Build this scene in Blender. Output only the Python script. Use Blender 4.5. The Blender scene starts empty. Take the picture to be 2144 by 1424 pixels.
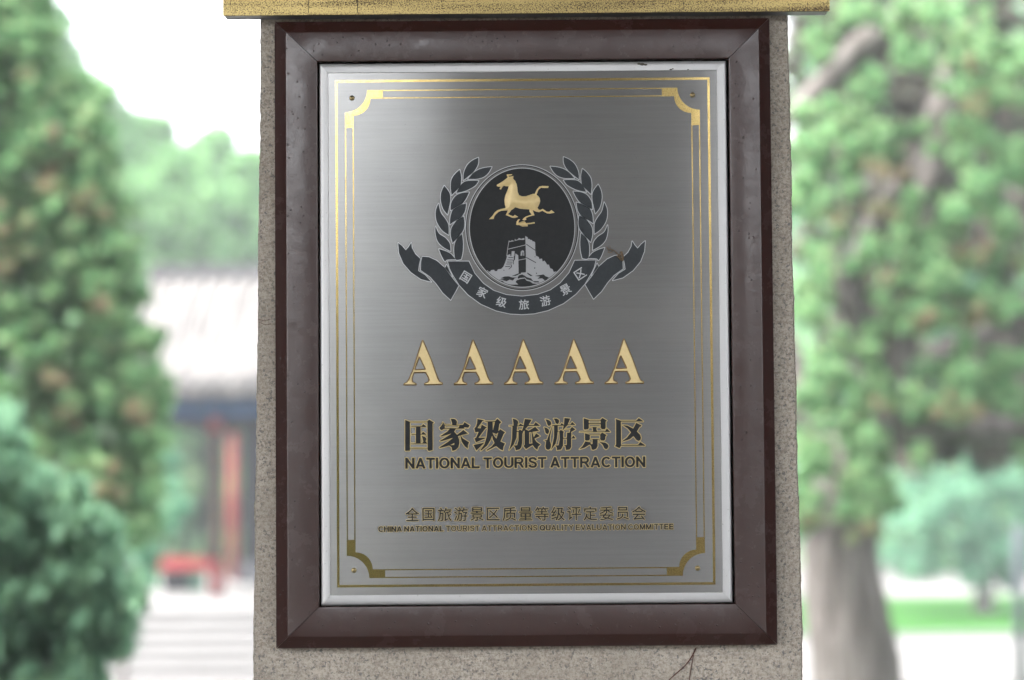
import bpy, math, random
import numpy as np
from mathutils import Vector
random.seed(7); RNG = np.random.default_rng(7)
S = bpy.context.scene
COL = S.collection

# ------------------------------------------------------------------ camera
CAMZ = 1.9
PITCH, ROLL, YAW = math.radians(2.556), math.radians(-0.44), math.radians(0.048)
FPX = 4542.0
cd = bpy.data.cameras.new('camera'); cam = bpy.data.objects.new('camera', cd); COL.objects.link(cam)
cd.sensor_width = 23.6; cd.lens = 50.0; cd.clip_start = 0.1; cd.clip_end = 600
def _R():
    cp, sp, cr, sr = math.cos(PITCH), math.sin(PITCH), math.cos(ROLL), math.sin(ROLL)
    Rx = np.array([[1,0,0],[0,cp,-sp],[0,sp,cp]]); B = np.array([[1,0,0],[0,0,-1],[0,1,0]])
    Rz = np.array([[cr,-sr,0],[sr,cr,0],[0,0,1]]); c, s = math.cos(YAW), math.sin(YAW)
    return np.array([[c,-s,0],[s,c,0],[0,0,1]]) @ Rx @ B @ Rz
RM = _R()
from mathutils import Matrix
mw = Matrix([list(r) for r in RM]).to_4x4(); mw.translation = (0, 0, CAMZ); cam.matrix_world = mw
S.camera = cam
cd.dof.use_dof = True; cd.dof.focus_distance = 3.2; cd.dof.aperture_fstop = 1.45
def W(px, py, Y=3.2):
    """where the sight line of a photo pixel meets the vertical plane y = Y (used to measure things off)"""
    d = RM @ np.array([(px-1072)/FPX, -(py-712)/FPX, -1.0]); k = Y/d[1]
    return (d[0]*k, CAMZ + d[2]*k)

# ------------------------------------------------------------------ world and sun (overcast, light from beyond the pillar)
w = bpy.data.worlds.new('World'); S.world = w; w.use_nodes = True
nt = w.node_tree; nt.nodes.clear()
sky = nt.nodes.new('ShaderNodeTexSky'); sky.sky_type = 'NISHITA'; sky.sun_disc = False
SUN_EL, SUN_AZ = math.radians(62), math.radians(-105)
sky.sun_elevation = SUN_EL; sky.sun_rotation = SUN_AZ
sky.air_density = 1.0; sky.dust_density = 5.0; sky.ozone_density = 1.0
hs = nt.nodes.new('ShaderNodeHueSaturation'); hs.inputs['Saturation'].default_value = 0.22
bg = nt.nodes.new('ShaderNodeBackground'); bg.inputs['Strength'].default_value = 0.15
out = nt.nodes.new('ShaderNodeOutputWorld')
nt.links.new(sky.outputs[0], hs.inputs['Color']); nt.links.new(hs.outputs[0], bg.inputs['Color']); nt.links.new(bg.outputs[0], out.inputs[0])
sl = bpy.data.lights.new('sun', 'SUN'); sl.energy = 1.15; sl.angle = math.radians(40); sl.color = (1, .985, .96)
so = bpy.data.objects.new('sun', sl); COL.objects.link(so)
sd = Vector((math.sin(SUN_AZ)*math.cos(SUN_EL), math.cos(SUN_AZ)*math.cos(SUN_EL), math.sin(SUN_EL)))
so.rotation_euler = sd.to_track_quat('Z', 'Y').to_euler()
vs = S.view_settings; vs.view_transform = 'Standard'; vs.look = 'None'; vs.gamma = 1; vs.use_curve_mapping = False
vs.exposure = 3.4
S.render.engine = 'CYCLES'
S.cycles.max_bounces = 8; S.cycles.transparent_max_bounces = 8

# ------------------------------------------------------------------ materials
def mat(name, color=(.5,.5,.5), rough=.6, metal=0., **kw):
    m = bpy.data.materials.new(name); m.use_nodes = True
    b = m.node_tree.nodes['Principled BSDF']
    b.inputs['Base Color'].default_value = (*color, 1); b.inputs['Roughness'].default_value = rough
    b.inputs['Metallic'].default_value = metal
    for k, v in kw.items(): b.inputs[k.replace('_', ' ')].default_value = v
    return m
class N:
    """tiny node helper"""
    def __init__(s, m): s.t = m.node_tree; s.b = s.t.nodes['Principled BSDF']
    def n(s, typ, props=None, **ins):
        x = s.t.nodes.new(typ)
        for k, v in (props or {}).items(): setattr(x, k, v)
        for k, v in ins.items():
            k = k.replace('_', ' ')
            i = x.inputs[k] if k in x.inputs else x.inputs[int(k[1:])]
            if hasattr(v, 'bl_idname') or isinstance(v, bpy.types.NodeSocket): s.t.links.new(v, i)
            else: i.default_value = v
        return x
    def obj(s, scale=(1,1,1)):
        tc = s.n('ShaderNodeTexCoord'); mp = s.n('ShaderNodeMapping'); s.t.links.new(tc.outputs['Object'], mp.inputs['Vector'])
        mp.inputs['Scale'].default_value = scale; return mp.outputs[0]
    def noise(s, vec, scale, detail=4, rough=.5):
        return s.n('ShaderNodeTexNoise', Vector=vec, Scale=scale, Detail=detail, Roughness=rough).outputs['Fac']
    def ramp(s, fac, stops, interp='LINEAR'):
        r = s.n('ShaderNodeValToRGB'); s.t.links.new(fac, r.inputs[0]); cr = r.color_ramp; cr.interpolation = interp
        while len(cr.elements) < len(stops): cr.elements.new(.5)
        for e, (p, c) in zip(cr.elements, stops):
            e.position = p; e.color = (*c, 1) if not isinstance(c, float) else (c, c, c, 1)
        return r.outputs[0]
    def mix(s, fac, a, b, mode='MIX'):
        x = s.t.nodes.new('ShaderNodeMix'); x.data_type = 'RGBA'; x.blend_type = mode
        for i, v in ((0, fac), (6, a), (7, b)):
            if isinstance(v, bpy.types.NodeSocket): s.t.links.new(v, x.inputs[i])
            else: x.inputs[i].default_value = v if not isinstance(v, tuple) or len(v) == 4 else (*v, 1)
        return x.outputs[2]
    def math(s, op, a, b=0.):
        x = s.n('ShaderNodeMath', {'operation': op})
        for i, v in ((0, a), (1, b)):
            if isinstance(v, bpy.types.NodeSocket): s.t.links.new(v, x.inputs[i])
            else: x.inputs[i].default_value = v
        return x.outputs[0]
    def set(s, inp, sock): s.t.links.new(sock, s.b.inputs[inp])
    def bump(s, h, strength=.3, dist=.001, prev=None):
        x = s.n('ShaderNodeBump', Height=h, Strength=strength, Distance=dist)
        if prev: s.t.links.new(prev, x.inputs['Normal'])
        return x.outputs[0]
M = {}
# brushed steel
m = M['steel'] = mat('brushed_steel', (.40,.41,.42), .34, .66, Anisotropic=.95)
n = N(m); v = n.obj((14, 1, 900)); fine = n.noise(v, 1., 3, .7); v2 = n.obj((3.5, 1, 240)); broad = n.noise(v2, 1., 5, .75); broad = n.ramp(broad, [(.38, 0.), (.62, 1.)])
v3 = n.obj((1,1,1)); blot = n.noise(v3, 14., 5, .6)
spk = n.ramp(n.noise(v3, 420., 1, .4), [(.74, 0.), (.78, 1.)])
spk2 = n.math('MULTIPLY', spk, n.ramp(n.noise(v3, 5., 2, .5), [(.45, 0.), (.62, 1.)]))
c = n.mix(fine, (.355,.35,.345), (.43,.425,.415)); c = n.mix(n.math('MULTIPLY', broad, .38), c, (.31,.30,.295)); c = n.mix(n.math('MULTIPLY', spk2, .6), c, (.12,.12,.11))
sm = n.ramp(n.noise(n.obj((1,1,1.6)), 7., 5, .65), [(.45, 0.), (.75, .35)]); c = n.mix(sm, c, (.48,.465,.44))
n.set('Base Color', c)
r = n.math('ADD', n.math('MULTIPLY', fine, .04), .125); r = n.math('ADD', r, n.math('MULTIPLY', blot, .07)); n.set('Roughness', r)
tg = n.n('ShaderNodeTangent', {'direction_type': 'UV_MAP'}); n.set('Tangent', tg.outputs[0])
#BUMP
# raised smooth steel (lines of the emblem)
m = M['steel_line'] = mat('raised_steel', (.36,.365,.37), .36, .9)
M['steel_relief'] = mat('raised_steel_relief', (.27,.27,.275), .4, .8)
# aluminium trim
m = M['alu'] = mat('pale_anodised_aluminium', (.56,.555,.56), .45, .55)
n = N(m); g = n.noise(n.obj((1,1,1)), 900., 2); n.set('Roughness', n.math('ADD', n.math('MULTIPLY', g, .2), .35))
d = n.ramp(n.noise(n.obj((1,1,1)), 260., 2, .5), [(.70, 0.), (.76, 1.)]); n.set('Base Color', n.mix(n.math('MULTIPLY', d, .5), (.56,.553,.55), (.22,.21,.19)))
# brown lacquered wood
m = M['wood'] = mat('brown_lacquered_wood', (.045,.017,.013), .3, 0., Coat_Weight=.7, Coat_Roughness=.16, Coat_IOR=1.55)
n = N(m); v = n.obj(); a = n.noise(v, 38., 5, .6); pit = n.n('ShaderNodeTexVoronoi', {'feature': 'F1'}, Vector=v, Scale=95., Randomness=1.).outputs['Distance']
pm = n.ramp(pit, [(.06, 1.), (.15, 0.)]); sparse = n.ramp(n.noise(v, 30., 2), [(.42, 0.), (.5, 1.)]); pm = n.math('MULTIPLY', pm, sparse); mot = n.ramp(n.noise(v, 22., 6, .7), [(.35, 0.), (.68, 1.)]); n.set('Coat Roughness', n.math('ADD', n.math('MULTIPLY', mot, .30), .08)); n.set('Coat Weight', n.math('SUBTRACT', .70, n.math('MULTIPLY', mot, .35))); fine = n.noise(v, 1100., 2)
n.set('Base Color', n.mix(n.math('MULTIPLY', pm, .7), n.mix(a, (.045,.015,.011), (.030,.011,.008)), (.01,.006,.005)))
n.set('Roughness', n.math('ADD', n.math('MULTIPLY', a, .22), .24))
nb = n.bump(fine, .15, .0002); nb = n.bump(a, .14, .003, nb); nn_ = n.bump(pm, .6, .001, nb); n.set('Normal', nn_); n.set('Coat Normal', nn_)
# edges of the same frame, less polished
# granite
m = M['granite'] = mat('granite', (.35,.32,.28), .85)
n = N(m); v = n.obj((1,1,1)); vt = n.obj((1,1,2.2))
g1 = n.noise(v, 250., 5, .85); g2 = n.noise(v, 130., 3, .6); g3 = n.noise(n.obj((1,1,1)), 9., 4, .6); dk = n.noise(v, 230., 2, .5)
tool = n.noise(n.obj((18,18,330)), 1., 3, .6)
base = n.ramp(g1, [(.38, (.09,.08,.07)), (.47, (.34,.305,.25)), (.56, (.60,.55,.47))])
base = n.mix(n.math('MULTIPLY', g2, .55), base, (.40,.29,.20))
base = n.mix(n.ramp(dk, [(.61, 0.), (.65, .9)]), base, (.085,.085,.085))
base = n.mix(n.ramp(g3, [(.38, 0.), (.7, .45)]), base, (.24,.20,.15))
base = n.mix(n.math('MULTIPLY', tool, .35), base, (.46,.44,.41))
n.set('Base Color', base)
nb = n.bump(tool, .55, .0016); n.set('Normal', n.bump(g1, .6, .0012, nb))
# brass sign with tarnish specks
m = M['brass'] = mat('tarnished_brass', (.5,.42,.2), .3, 1.)
n = N(m); v = n.obj()
s1 = n.noise(v, 560., 3, .75); dens = n.noise(n.obj((3,3,9)), 2., 3, .5)
edge = n.noise(n.obj((1.2,1,26)), 3., 3, .5)
thr = n.math('ADD', s1, n.math('MULTIPLY', n.math('SUBTRACT', edge, .5), .35))
sp = n.ramp(thr, [(.50, 0.), (.56, 1.)])
n.set('Base Color', n.mix(sp, (.38,.29,.12), (.05,.025,.015)))
n.set('Metallic', n.math('SUBTRACT', 1., n.math('MULTIPLY', sp, .8))); n.set('Roughness', n.math('ADD', n.math('MULTIPLY', sp, .45), .30))
# polished gold plate lines, with wear
m = M['gold_line'] = mat('polished_gold', (.72,.52,.17), .16, 1.)
n = N(m); v = n.obj(); s1 = n.noise(v, 500., 3, .7); n.set('Base Color', n.mix(n.ramp(s1, [(.45, 0.), (.7, 1.)]), (.80,.60,.25), (.44,.29,.08)))
n.set('Roughness', n.math('ADD', n.math('MULTIPLY', s1, .16), .05)); n.set('Normal', n.bump(n.noise(v, 60., 3), .2, .0004))
M['gold_outline'] = mat('gold_outline', (.40,.31,.14), .4, .8)
m = M['gold_relief'] = mat('matte_gold', (.70,.53,.27), .42, .15)
n = N(m); s1 = n.noise(n.obj(), 160., 4, .6); n.set('Base Color', n.mix(s1, (.80,.63,.32), (.64,.48,.22)))
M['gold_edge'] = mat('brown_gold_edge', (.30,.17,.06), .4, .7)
m = M['black'] = mat('black_enamel', (.012,.012,.013), .5, 0., Specular_IOR_Level=.25)
n = N(m); s1 = n.noise(n.obj(), 120., 4, .6); n.set('Base Color', n.mix(s1, (.008,.0085,.009), (.018,.019,.020))); n.set('Normal', n.bump(n.noise(n.obj(), 700., 2), .3, .0002))
m = M['slate'] = mat('slate_grey_enamel', (.02,.025,.03), .5, 0., Specular_IOR_Level=.3)
n = N(m); s1 = n.noise(n.obj(), 260., 4, .7); n.set('Base Color', n.mix(s1, (.014,.018,.021), (.034,.040,.045))); n.set('Normal', n.bump(n.noise(n.obj(), 800., 2), .35, .0002))
M['dark_gap'] = mat('dark_recess', (.012,.009,.008), .8)
M['screw'] = mat('old_brass_screw', (.40,.31,.15), .35, 1.)
M['grey_channel'] = mat('grey_channel', (.30,.30,.31), .5, .4)
M['twig'] = mat('dry_twig', (.13,.09,.05), .9)
M['vine'] = mat('dry_vine', (.10,.035,.022), .8)
M['grime'] = mat('grime', (.07,.06,.045), .9)
def leafmat(name, cols, trans=.45):
    m = bpy.data.materials.new(name); m.use_nodes = True; t = m.node_tree; t.nodes.clear()
    class _: pass
    g = t.nodes.new('ShaderNodeNewGeometry'); r = t.nodes.new('ShaderNodeValToRGB'); t.links.new(g.outputs['Random Per Island'], r.inputs[0])
    cr = r.color_ramp; k = len(cols)
    while len(cr.elements) < k: cr.elements.new(.5)
    for i, (e, c) in enumerate(zip(cr.elements, cols)): e.position = i/max(1, k-1); e.color = (*c, 1)
    a = t.nodes.new('ShaderNodeBsdfDiffuse'); b = t.nodes.new('ShaderNodeBsdfTranslucent'); x = t.nodes.new('ShaderNodeMixShader'); o = t.nodes.new('ShaderNodeOutputMaterial')
    x.inputs[0].default_value = trans
    t.links.new(r.outputs[0], a.inputs[0]); t.links.new(r.outputs[0], b.inputs[0]); t.links.new(a.outputs[0], x.inputs[1]); t.links.new(b.outputs[0], x.inputs[2]); t.links.new(x.outputs[0], o.inputs[0])
    return m
M['leaf'] = leafmat('juniper_leaf', [(.07,.16,.08),(.13,.27,.12),(.19,.37,.17),(.22,.32,.15),(.20,.25,.14)])
M['leaf_cool'] = leafmat('cool_green_leaf', [(.07,.17,.11),(.12,.26,.165),(.18,.34,.21)])
M['leaf_cedar'] = leafmat('cedar_leaf', [(.10,.20,.13),(.15,.28,.18),(.21,.37,.24),(.19,.32,.18)])
M['leaf_far'] = leafmat('far_leaf', [(.10,.22,.09),(.15,.29,.12),(.20,.36,.15)])
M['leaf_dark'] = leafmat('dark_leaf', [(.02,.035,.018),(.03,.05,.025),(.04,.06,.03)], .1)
M['leaf_twig'] = leafmat('grey_brown_twigs', [(.07,.06,.05),(.11,.095,.08),(.06,.075,.05),(.14,.12,.105)], .1)
M['leaf_brown'] = leafmat('dead_brown_leaf', [(.17,.135,.08),(.21,.15,.10),(.13,.17,.08),(.12,.19,.09)])
m = M['bark'] = mat('grey_bark', (.17,.15,.135), .95)
n = N(m); s1 = n.noise(n.obj((9,9,1.2)), 1.6, 5, .65); n.set('Base Color', n.ramp(s1, [(.3, (.04,.035,.032)), (.5, (.09,.08,.073)), (.68, (.17,.155,.145))])); n.set('Normal', n.bump(s1, .8, .05))
m = M['roof_tile'] = mat('grey_roof_tile', (.40,.38,.37), .8)
n = N(m); s1 = n.ramp(n.noise(n.obj((3.2,.5,.5)), 1.5, 5, .7), [(.36, 0.), (.62, 1.)]); n.set('Base Color', n.mix(s1, (.05,.047,.045), (.15,.14,.132)))
M['ridge'] = mat('ridge_tile', (.06,.058,.058), .8)
M['blue_beam'] = mat('blue_painted_beam', (.02,.08,.20), .8)
n = N(M['blue_beam']); s1 = n.noise(n.obj((4,1,6)), 3., 3); n.set('Base Color', n.ramp(s1, [(.42, (.008,.06,.15)), (.52, (.006,.03,.14)), (.62, (.01,.07,.10)), (.70, (.05,.02,.01))]))
M['red_paint'] = mat('red_paint', (.20,.002,.003), .6)
M['dark_wood'] = mat('dark_timber', (.03,.02,.02), .7)
M['dark_paint'] = mat('dark_paint', (.007,.006,.007), .7)
M['green_paint'] = mat('green_paint', (.004,.040,.018), .5)
M['grey_wall'] = mat('grey_stone_wall', (.07,.07,.075), .9)
M['gold_glyph'] = mat('gold_glyph', (.14,.10,.035), .5, .2)
m = M['paving'] = mat('pale_paving', (.45,.44,.43), .85)
n = N(m); s1 = n.noise(n.obj(), 1.2, 5, .6); n.set('Base Color', n.mix(s1, (.10,.097,.094), (.145,.14,.136)))
m = M['step'] = mat('grey_step_stone', (.105,.103,.102), .9)
m = M['lawn'] = mat('lawn', (.05,.16,.025), .9)
n = N(m); s1 = n.noise(n.obj(), 1.5, 5, .6); n.set('Base Color', n.mix(s1, (.012,.050,.007), (.020,.070,.011)))
M['screen'] = mat('brown_grey_screen', (.15,.145,.14), .7)
M['earth'] = mat('dark_earth', (.05,.05,.04), .9)
for k_ in ('lawn', 'paving', 'step', 'roof_tile', 'ridge', 'dark_paint', 'bark', 'earth', 'blue_beam', 'grey_wall'): M[k_].node_tree.nodes['Principled BSDF'].inputs['Specular IOR Level'].default_value = .05
M['post'] = mat('grey_post', (.10,.11,.13), .6, .3)
M['terrace'] = mat('terrace_stone', (.13,.125,.12), .9)

# ------------------------------------------------------------------ object helpers
def link(name, me, mats=None, parent=None, loc=None, smooth=False):
    o = bpy.data.objects.new(name, me); COL.objects.link(o)
    for x in (mats if isinstance(mats, (list, tuple)) else [mats] if mats else []): me.materials.append(x)
    if parent: o.parent = parent
    if loc is not None: o.location = loc
    if smooth: me.shade_smooth()
    return o
def thing(name, label, cat, loc=(0,0,0), group=None):
    o = bpy.data.objects.new(name, None); COL.objects.link(o); o.location = loc; o.empty_display_size = .1
    o['label'] = label; o['category'] = cat
    if group: o['group'] = group
    return o
def tag(o, label, cat, group=None):
    o['label'] = label; o['category'] = cat
    if group: o['group'] = group
    return o
def struct(o): o['kind'] = 'structure'; return o
def mesh(name, V, F):
    me = bpy.data.meshes.new(name); me.from_pydata([tuple(map(float, p)) for p in V], [], F); me.validate(); me.update(); return me
def box_vf(x0, x1, y0, y1, z0, z1, V=None, F=None):
    V = [] if V is None else V; F = [] if F is None else F; b = len(V)
    V += [(x, y, z) for z in (z0, z1) for y in (y0, y1) for x in (x0, x1)]
    F += [tuple(b+i for i in f) for f in ((0,2,3,1),(4,5,7,6),(0,1,5,4),(2,6,7,3),(0,4,6,2),(1,3,7,5))]
    return V, F
def box(name, x0, x1, y0, y1, z0, z1, mt, parent=None, bevel=0.):
    V, F = box_vf(x0, x1, y0, y1, z0, z1)
    if parent: L = parent.matrix_basis.translation; V = [(a-L.x, b-L.y, c-L.z) for a, b, c in V]
    o = link(name, mesh(name, V, F), mt, parent)
    if bevel: q = o.modifiers.new('bevel', 'BEVEL'); q.width = bevel; q.segments = 2
    return o
def tube_vf(P, R, seg=10, V=None, F=None, wob=0.):
    V = [] if V is None else V; F = [] if F is None else F
    P = [Vector(p) for p in P]; b = len(V); up = Vector((.13, .97, .21))
    for i, p in enumerate(P):
        t = (P[min(i+1, len(P)-1)] - P[max(i-1, 0)]).normalized(); a = t.cross(up).normalized(); c = t.cross(a)
        for k in range(seg):
            th = 2*math.pi*k/seg; rr = R[i]*(1+wob*math.sin(3*th+i*.7)+wob*random.uniform(-.6, .6))
            q = p + a*math.cos(th)*rr + c*math.sin(th)*rr; V.append((q.x, q.y, q.z))
    for i in range(len(P)-1):
        for k in range(seg):
            F.append((b+i*seg+k, b+i*seg+(k+1) % seg, b+(i+1)*seg+(k+1) % seg, b+(i+1)*seg+k))
    F.append(tuple(b+k for k in range(seg))[::-1]); F.append(tuple(b+(len(P)-1)*seg+k for k in range(seg)))
    return V, F
def off(V, L): return [(a-L[0], b-L[1], c-L[2]) for a, b, c in V]

# ------------------------------------------------------------------ relief shapes on the plate (signed distance + marching squares)
PX = 3.2/FPX           # one photo pixel on the plate, metres
def sdf(polys, X, Z, holes=(), xor=False):
    D = np.full(X.shape, 1e9); inside = np.zeros(X.shape, bool); cut = np.zeros(X.shape, bool)
    for which, lst in ((0, polys), (1, holes)):
        for p in lst:
            p = np.asarray(p, float); q = np.roll(p, -1, 0); c = np.zeros(X.shape, bool)
            for (ax, az), (bx, bz) in zip(p, q):
                dx, dz = bx-ax, bz-az; L = dx*dx+dz*dz
                if L < 1e-16: continue
                t = np.clip(((X-ax)*dx+(Z-az)*dz)/L, 0, 1)
                np.minimum(D, np.hypot(X-ax-t*dx, Z-az-t*dz), out=D)
                cr = (az > Z) != (bz > Z)
                if cr.any():
                    with np.errstate(divide='ignore', invalid='ignore'): xi = ax+(Z-az)/(bz-az)*dx if bz != az else 0
                    c ^= cr & (X < xi)
            if xor: inside ^= c
            elif which: cut |= c
            else: inside |= c
    ins = inside & ~cut
    return np.where(ins, -np.maximum(D, PX*.02), D)
def relief(name, polys, h, mt, parent, y0, dil=0., holes=(), res=.45, base=0., ramp=None, edge_mat=None, clip=None, smooth=False, xor=False):
    """polys in plate coordinates (x, z); face at y0 - h, walls down to y0 - base; ramp(d) gives a height profile"""
    A = np.concatenate([np.asarray(p, float) for p in polys]); g = res*PX; pad = dil+2*g
    x0, z0 = A.min(0)-pad; x1, z1 = A.max(0)+pad
    xs = np.arange(x0, x1+g, g)+g*.137; zs = np.arange(z0, z1+g, g)+g*.211
    X, Z = np.meshgrid(xs, zs); D = sdf(polys, X, Z, holes, xor)-dil
    if clip is not None: D = np.maximum(D, clip(X, Z))
    inn = D < 0; L = parent.matrix_world.translation if False else Vector(parent['origin'])
    V, F, MI, idx, cidx = [], [], [], {}, {}
    def hh(d): return h if ramp is None else ramp(d)
    def corner(j, i):
        k = (j, i)
        if k not in idx: idx[k] = len(V); V.append((xs[i]-L.x, y0-hh(-D[j, i])-L.y, zs[j]-L.z))
        return idx[k]
    def cross(j, i, j2, i2):
        k = (min((j, i), (j2, i2)), max((j, i), (j2, i2)))
        if k not in cidx:
            (ja, ia), (jb, ib) = k; a, b = D[ja, ia], D[jb, ib]; t = a/(a-b)
            cidx[k] = len(V); V.append((xs[ia]+t*(xs[ib]-xs[ia])-L.x, y0-hh(0.)-L.y, zs[ja]+t*(zs[jb]-zs[ja])-L.z))
        return cidx[k]
    walls = []
    c4 = inn[:-1, :-1].astype(int)+inn[:-1, 1:]+inn[1:, 1:]+inn[1:, :-1]
    for j, i in zip(*np.nonzero((c4 > 0) & (c4 < 4))):
        cs = [(j, i), (j, i+1), (j+1, i+1), (j+1, i)]; poly = []; X_ = []
        for k in range(4):
            a, b = cs[k], cs[(k+1) % 4]
            if inn[a]: poly.append(corner(*a))
            if inn[a] != inn[b]: q = cross(*a, *b); poly.append(q); X_.append((q, bool(inn[a])))
        if len(poly) >= 3: F.append(tuple(poly)); MI.append(1 if ramp is not None and edge_mat else 0)
        for k, (q, out_) in enumerate(X_):
            if out_: walls.append((q, X_[(k+1) % len(X_)][0]))
    full = (c4 == 4)
    if ramp is None:
        for j in range(full.shape[0]):
            row = full[j]; i = 0
            while i < len(row):
                if row[i]:
                    s = i
                    while i < len(row) and row[i]: i += 1
                    F.append((corner(j, s), corner(j, i), corner(j+1, i), corner(j+1, s))); MI.append(0)
                else: i += 1
    else:
        for j, i in zip(*np.nonzero(full)):
            F.append((corner(j, i), corner(j, i+1), corner(j+1, i+1), corner(j+1, i)))
            MI.append(1 if edge_mat and -D[j, i] < 2.0*PX else 0)
    wv = {}
    def low(q):
        if q not in wv: a = V[q]; wv[q] = len(V); V.append((a[0], y0-base-L.y, a[2]))
        return wv[q]
    for a, b in walls:
        F.append((a, b, low(b), low(a))[::-1]); MI.append(1 if edge_mat else 0)
    me = bpy.data.meshes.new(name); me.from_pydata([tuple(map(float, p)) for p in V], [], F)
    o = link(name, me, [mt] + ([edge_mat] if edge_mat else []), parent)
    me.polygons.foreach_set('material_index', MI)
    if smooth: me.polygons.foreach_set('use_smooth', [True]*len(F))
    me.update(); return o
def catmull(P, n=5, closed=True):
    P = [np.asarray(p, float) for p in P]; k = len(P); out = []
    for i in range(k if closed else k-1):
        p0 = P[i-1] if closed or i > 0 else P[0]; p1 = P[i]; p2 = P[(i+1) % k]; p3 = P[(i+2) % k] if closed or i+2 < k else P[k-1]
        for t in np.linspace(0, 1, n, endpoint=False):
            out.append(.5*((2*p1)+(-p0+p2)*t+(2*p0-5*p1+4*p2-p3)*t*t+(-p0+3*p1-3*p2+p3)*t**3))
    if not closed: out.append(P[-1])
    return out
def Z2(pts, ox, oy, sc): return [W(ox+x/sc, oy+y/sc) for x, y in pts]     # zoomed-photo measurement -> plate

# ================================================================== STRUCTURE: ground
GZ = -0.6
def sheet(name, x0, x1, y0, y1, z, mt, t=None):
    if t: return struct(box(name, x0, x1, y0, y1, z-t, z, mt))
    return struct(link(name, mesh(name, [(x0,y0,z),(x1,y0,z),(x1,y1,z),(x0,y1,z)], [(0,1,2,3)]), mt))
sheet('ground', -74, 74, -61, 111, GZ, M['paving'])
sheet('near_terrace', -7, 7, -6, 5.0, .3, M['terrace'], .9)
sheet('pavilion_terrace', -16, -.6, 24.5, 31.0, 0.0, M['paving'], .59)
for k in range(5):
    sheet('stone_step', -16, -.6, 24.5-.38*(k+1), 24.499-.38*k, -.1*(k+1), M['paving'], .59-.1*(k+1))
sheet('lawn', 1.2, 40, 26.9, 33.2, GZ+.03, M['lawn'], .029)
sheet('lawn', 1.2, 40, 12.0, 21.3, GZ+.03, M['lawn'], .029)
sheet('shaded_ground', -60, 60, -60, -6.2, GZ+.03, M['earth'], .029)
sheet('lawn_kerb', 1.05, 40, 26.70, 26.895, GZ+.05, M['step'], .049)
sheet('lawn_kerb', 1.05, 40, 21.305, 21.5, GZ+.05, M['step'], .049)
sheet('woodland_floor', -73, 73, 47, 110, GZ+.02, M['lawn'], .019)

# ================================================================== STONE PILLAR
WALL = 3.24
pil = thing('stone_pillar', 'speckled granite gate pillar carrying the framed plaque', 'stone pillar', (0, WALL+.25, .3))
def pillar_mesh():
    V, F = [], []; zs = np.arange(.3, 3.1, .006); prev = None
    xl_t, zl = W(545, 42, WALL); xl_b, zb = W(530, 1424, WALL); xr_t, _ = W(1650, 42, WALL); xr_b, _ = W(1683, 1424, WALL)
    na = RNG.normal(0, 1, (2, len(zs)+60))
    k1 = np.exp(-np.linspace(-2, 2, 31)**2); k1 /= k1.sum()
    slow = [np.convolve(na[i], k1, 'same')[:len(zs)]*.0018 for i in range(2)]; fast = [na[i][:len(zs)]*.0004 for i in range(2)]
    cols = 40
    for j, z in enumerate(zs):
        t = (z-zb)/(zl-zb); xl = xl_b+(xl_t-xl_b)*t+slow[0][j]+fast[0][j]; xr = xr_b+(xr_t-xr_b)*t+slow[1][j]+fast[1][j]
        ring = [(xl+.02, WALL+.5), (xl, WALL+.25), (xl, WALL+.006)]
        for c in range(cols+1):
            u = c/cols; ring.append((xl+.003+(xr-xl-.006)*u, WALL+RNG.normal(0, .00035)+(.001 if c in (0, cols) else 0)))
        ring += [(xr, WALL+.006), (xr, WALL+.25), (xr-.02, WALL+.5)]
        b = len(V); V += [(x, y-(WALL+.25), z-.3) for x, y in ring]; m_ = len(ring)
        if prev is not None:
            for c in range(m_): F.append((prev+c, prev+(c+1) % m_, b+(c+1) % m_, b+c))
        prev = b
    F.append(tuple(range(prev, prev+m_)))
    return mesh('shaft', V, F)
link('shaft', pillar_mesh(), M['granite'], pil)
# drip of an old joint: a second, wider capping block above the picture
xa, za = W(545, 42, WALL)

# ================================================================== BRASS SIGN ABOVE
sx0, sz0 = W(467, 33.5, 3.205); sx1, _ = W(1737, 25, 3.205); sz0 = (sz0 + W(1737, 24.5, 3.205)[1])/2
sg = thing('brass_sign', 'speckled tarnished brass sign board above the plaque, wider than the pillar', 'sign', ((sx0+sx1)/2, 3.205, sz0))
box('brass_face', sx0, sx1, 3.203, 3.2065, sz0, sz0+.42, M['brass'], sg, .0006)
box('grey_backing', sx0+.0015, sx1-.002, 3.2067, 3.2375, sz0+.0005, sz0+.418, M['grey_channel'], sg, .0008)
for px, w_ in ((645, .0009), (748, .0011), (1430, .0006)):
    x, _ = W(px, 15, 3.203); box('scratch', x, x+w_, 3.2026, 3.2032, sz0+.003, sz0+.10, M['dark_gap'], sg)

# ================================================================== FRAMED PLAQUE
PC = (.0158, WALL, CAMZ+.156)
pq = thing('framed_plaque', 'brushed steel award plaque in a wide brown wooden frame on the granite pillar', 'plaque', PC)
pq['origin'] = PC
OUT = [-.3535, .3850, CAMZ-.3090, CAMZ+.6214]           # x0 x1 z0 z1 of the wooden frame
SIL = [-.2869, .3193, CAMZ-.2463, CAMZ+.5567]           
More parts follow.
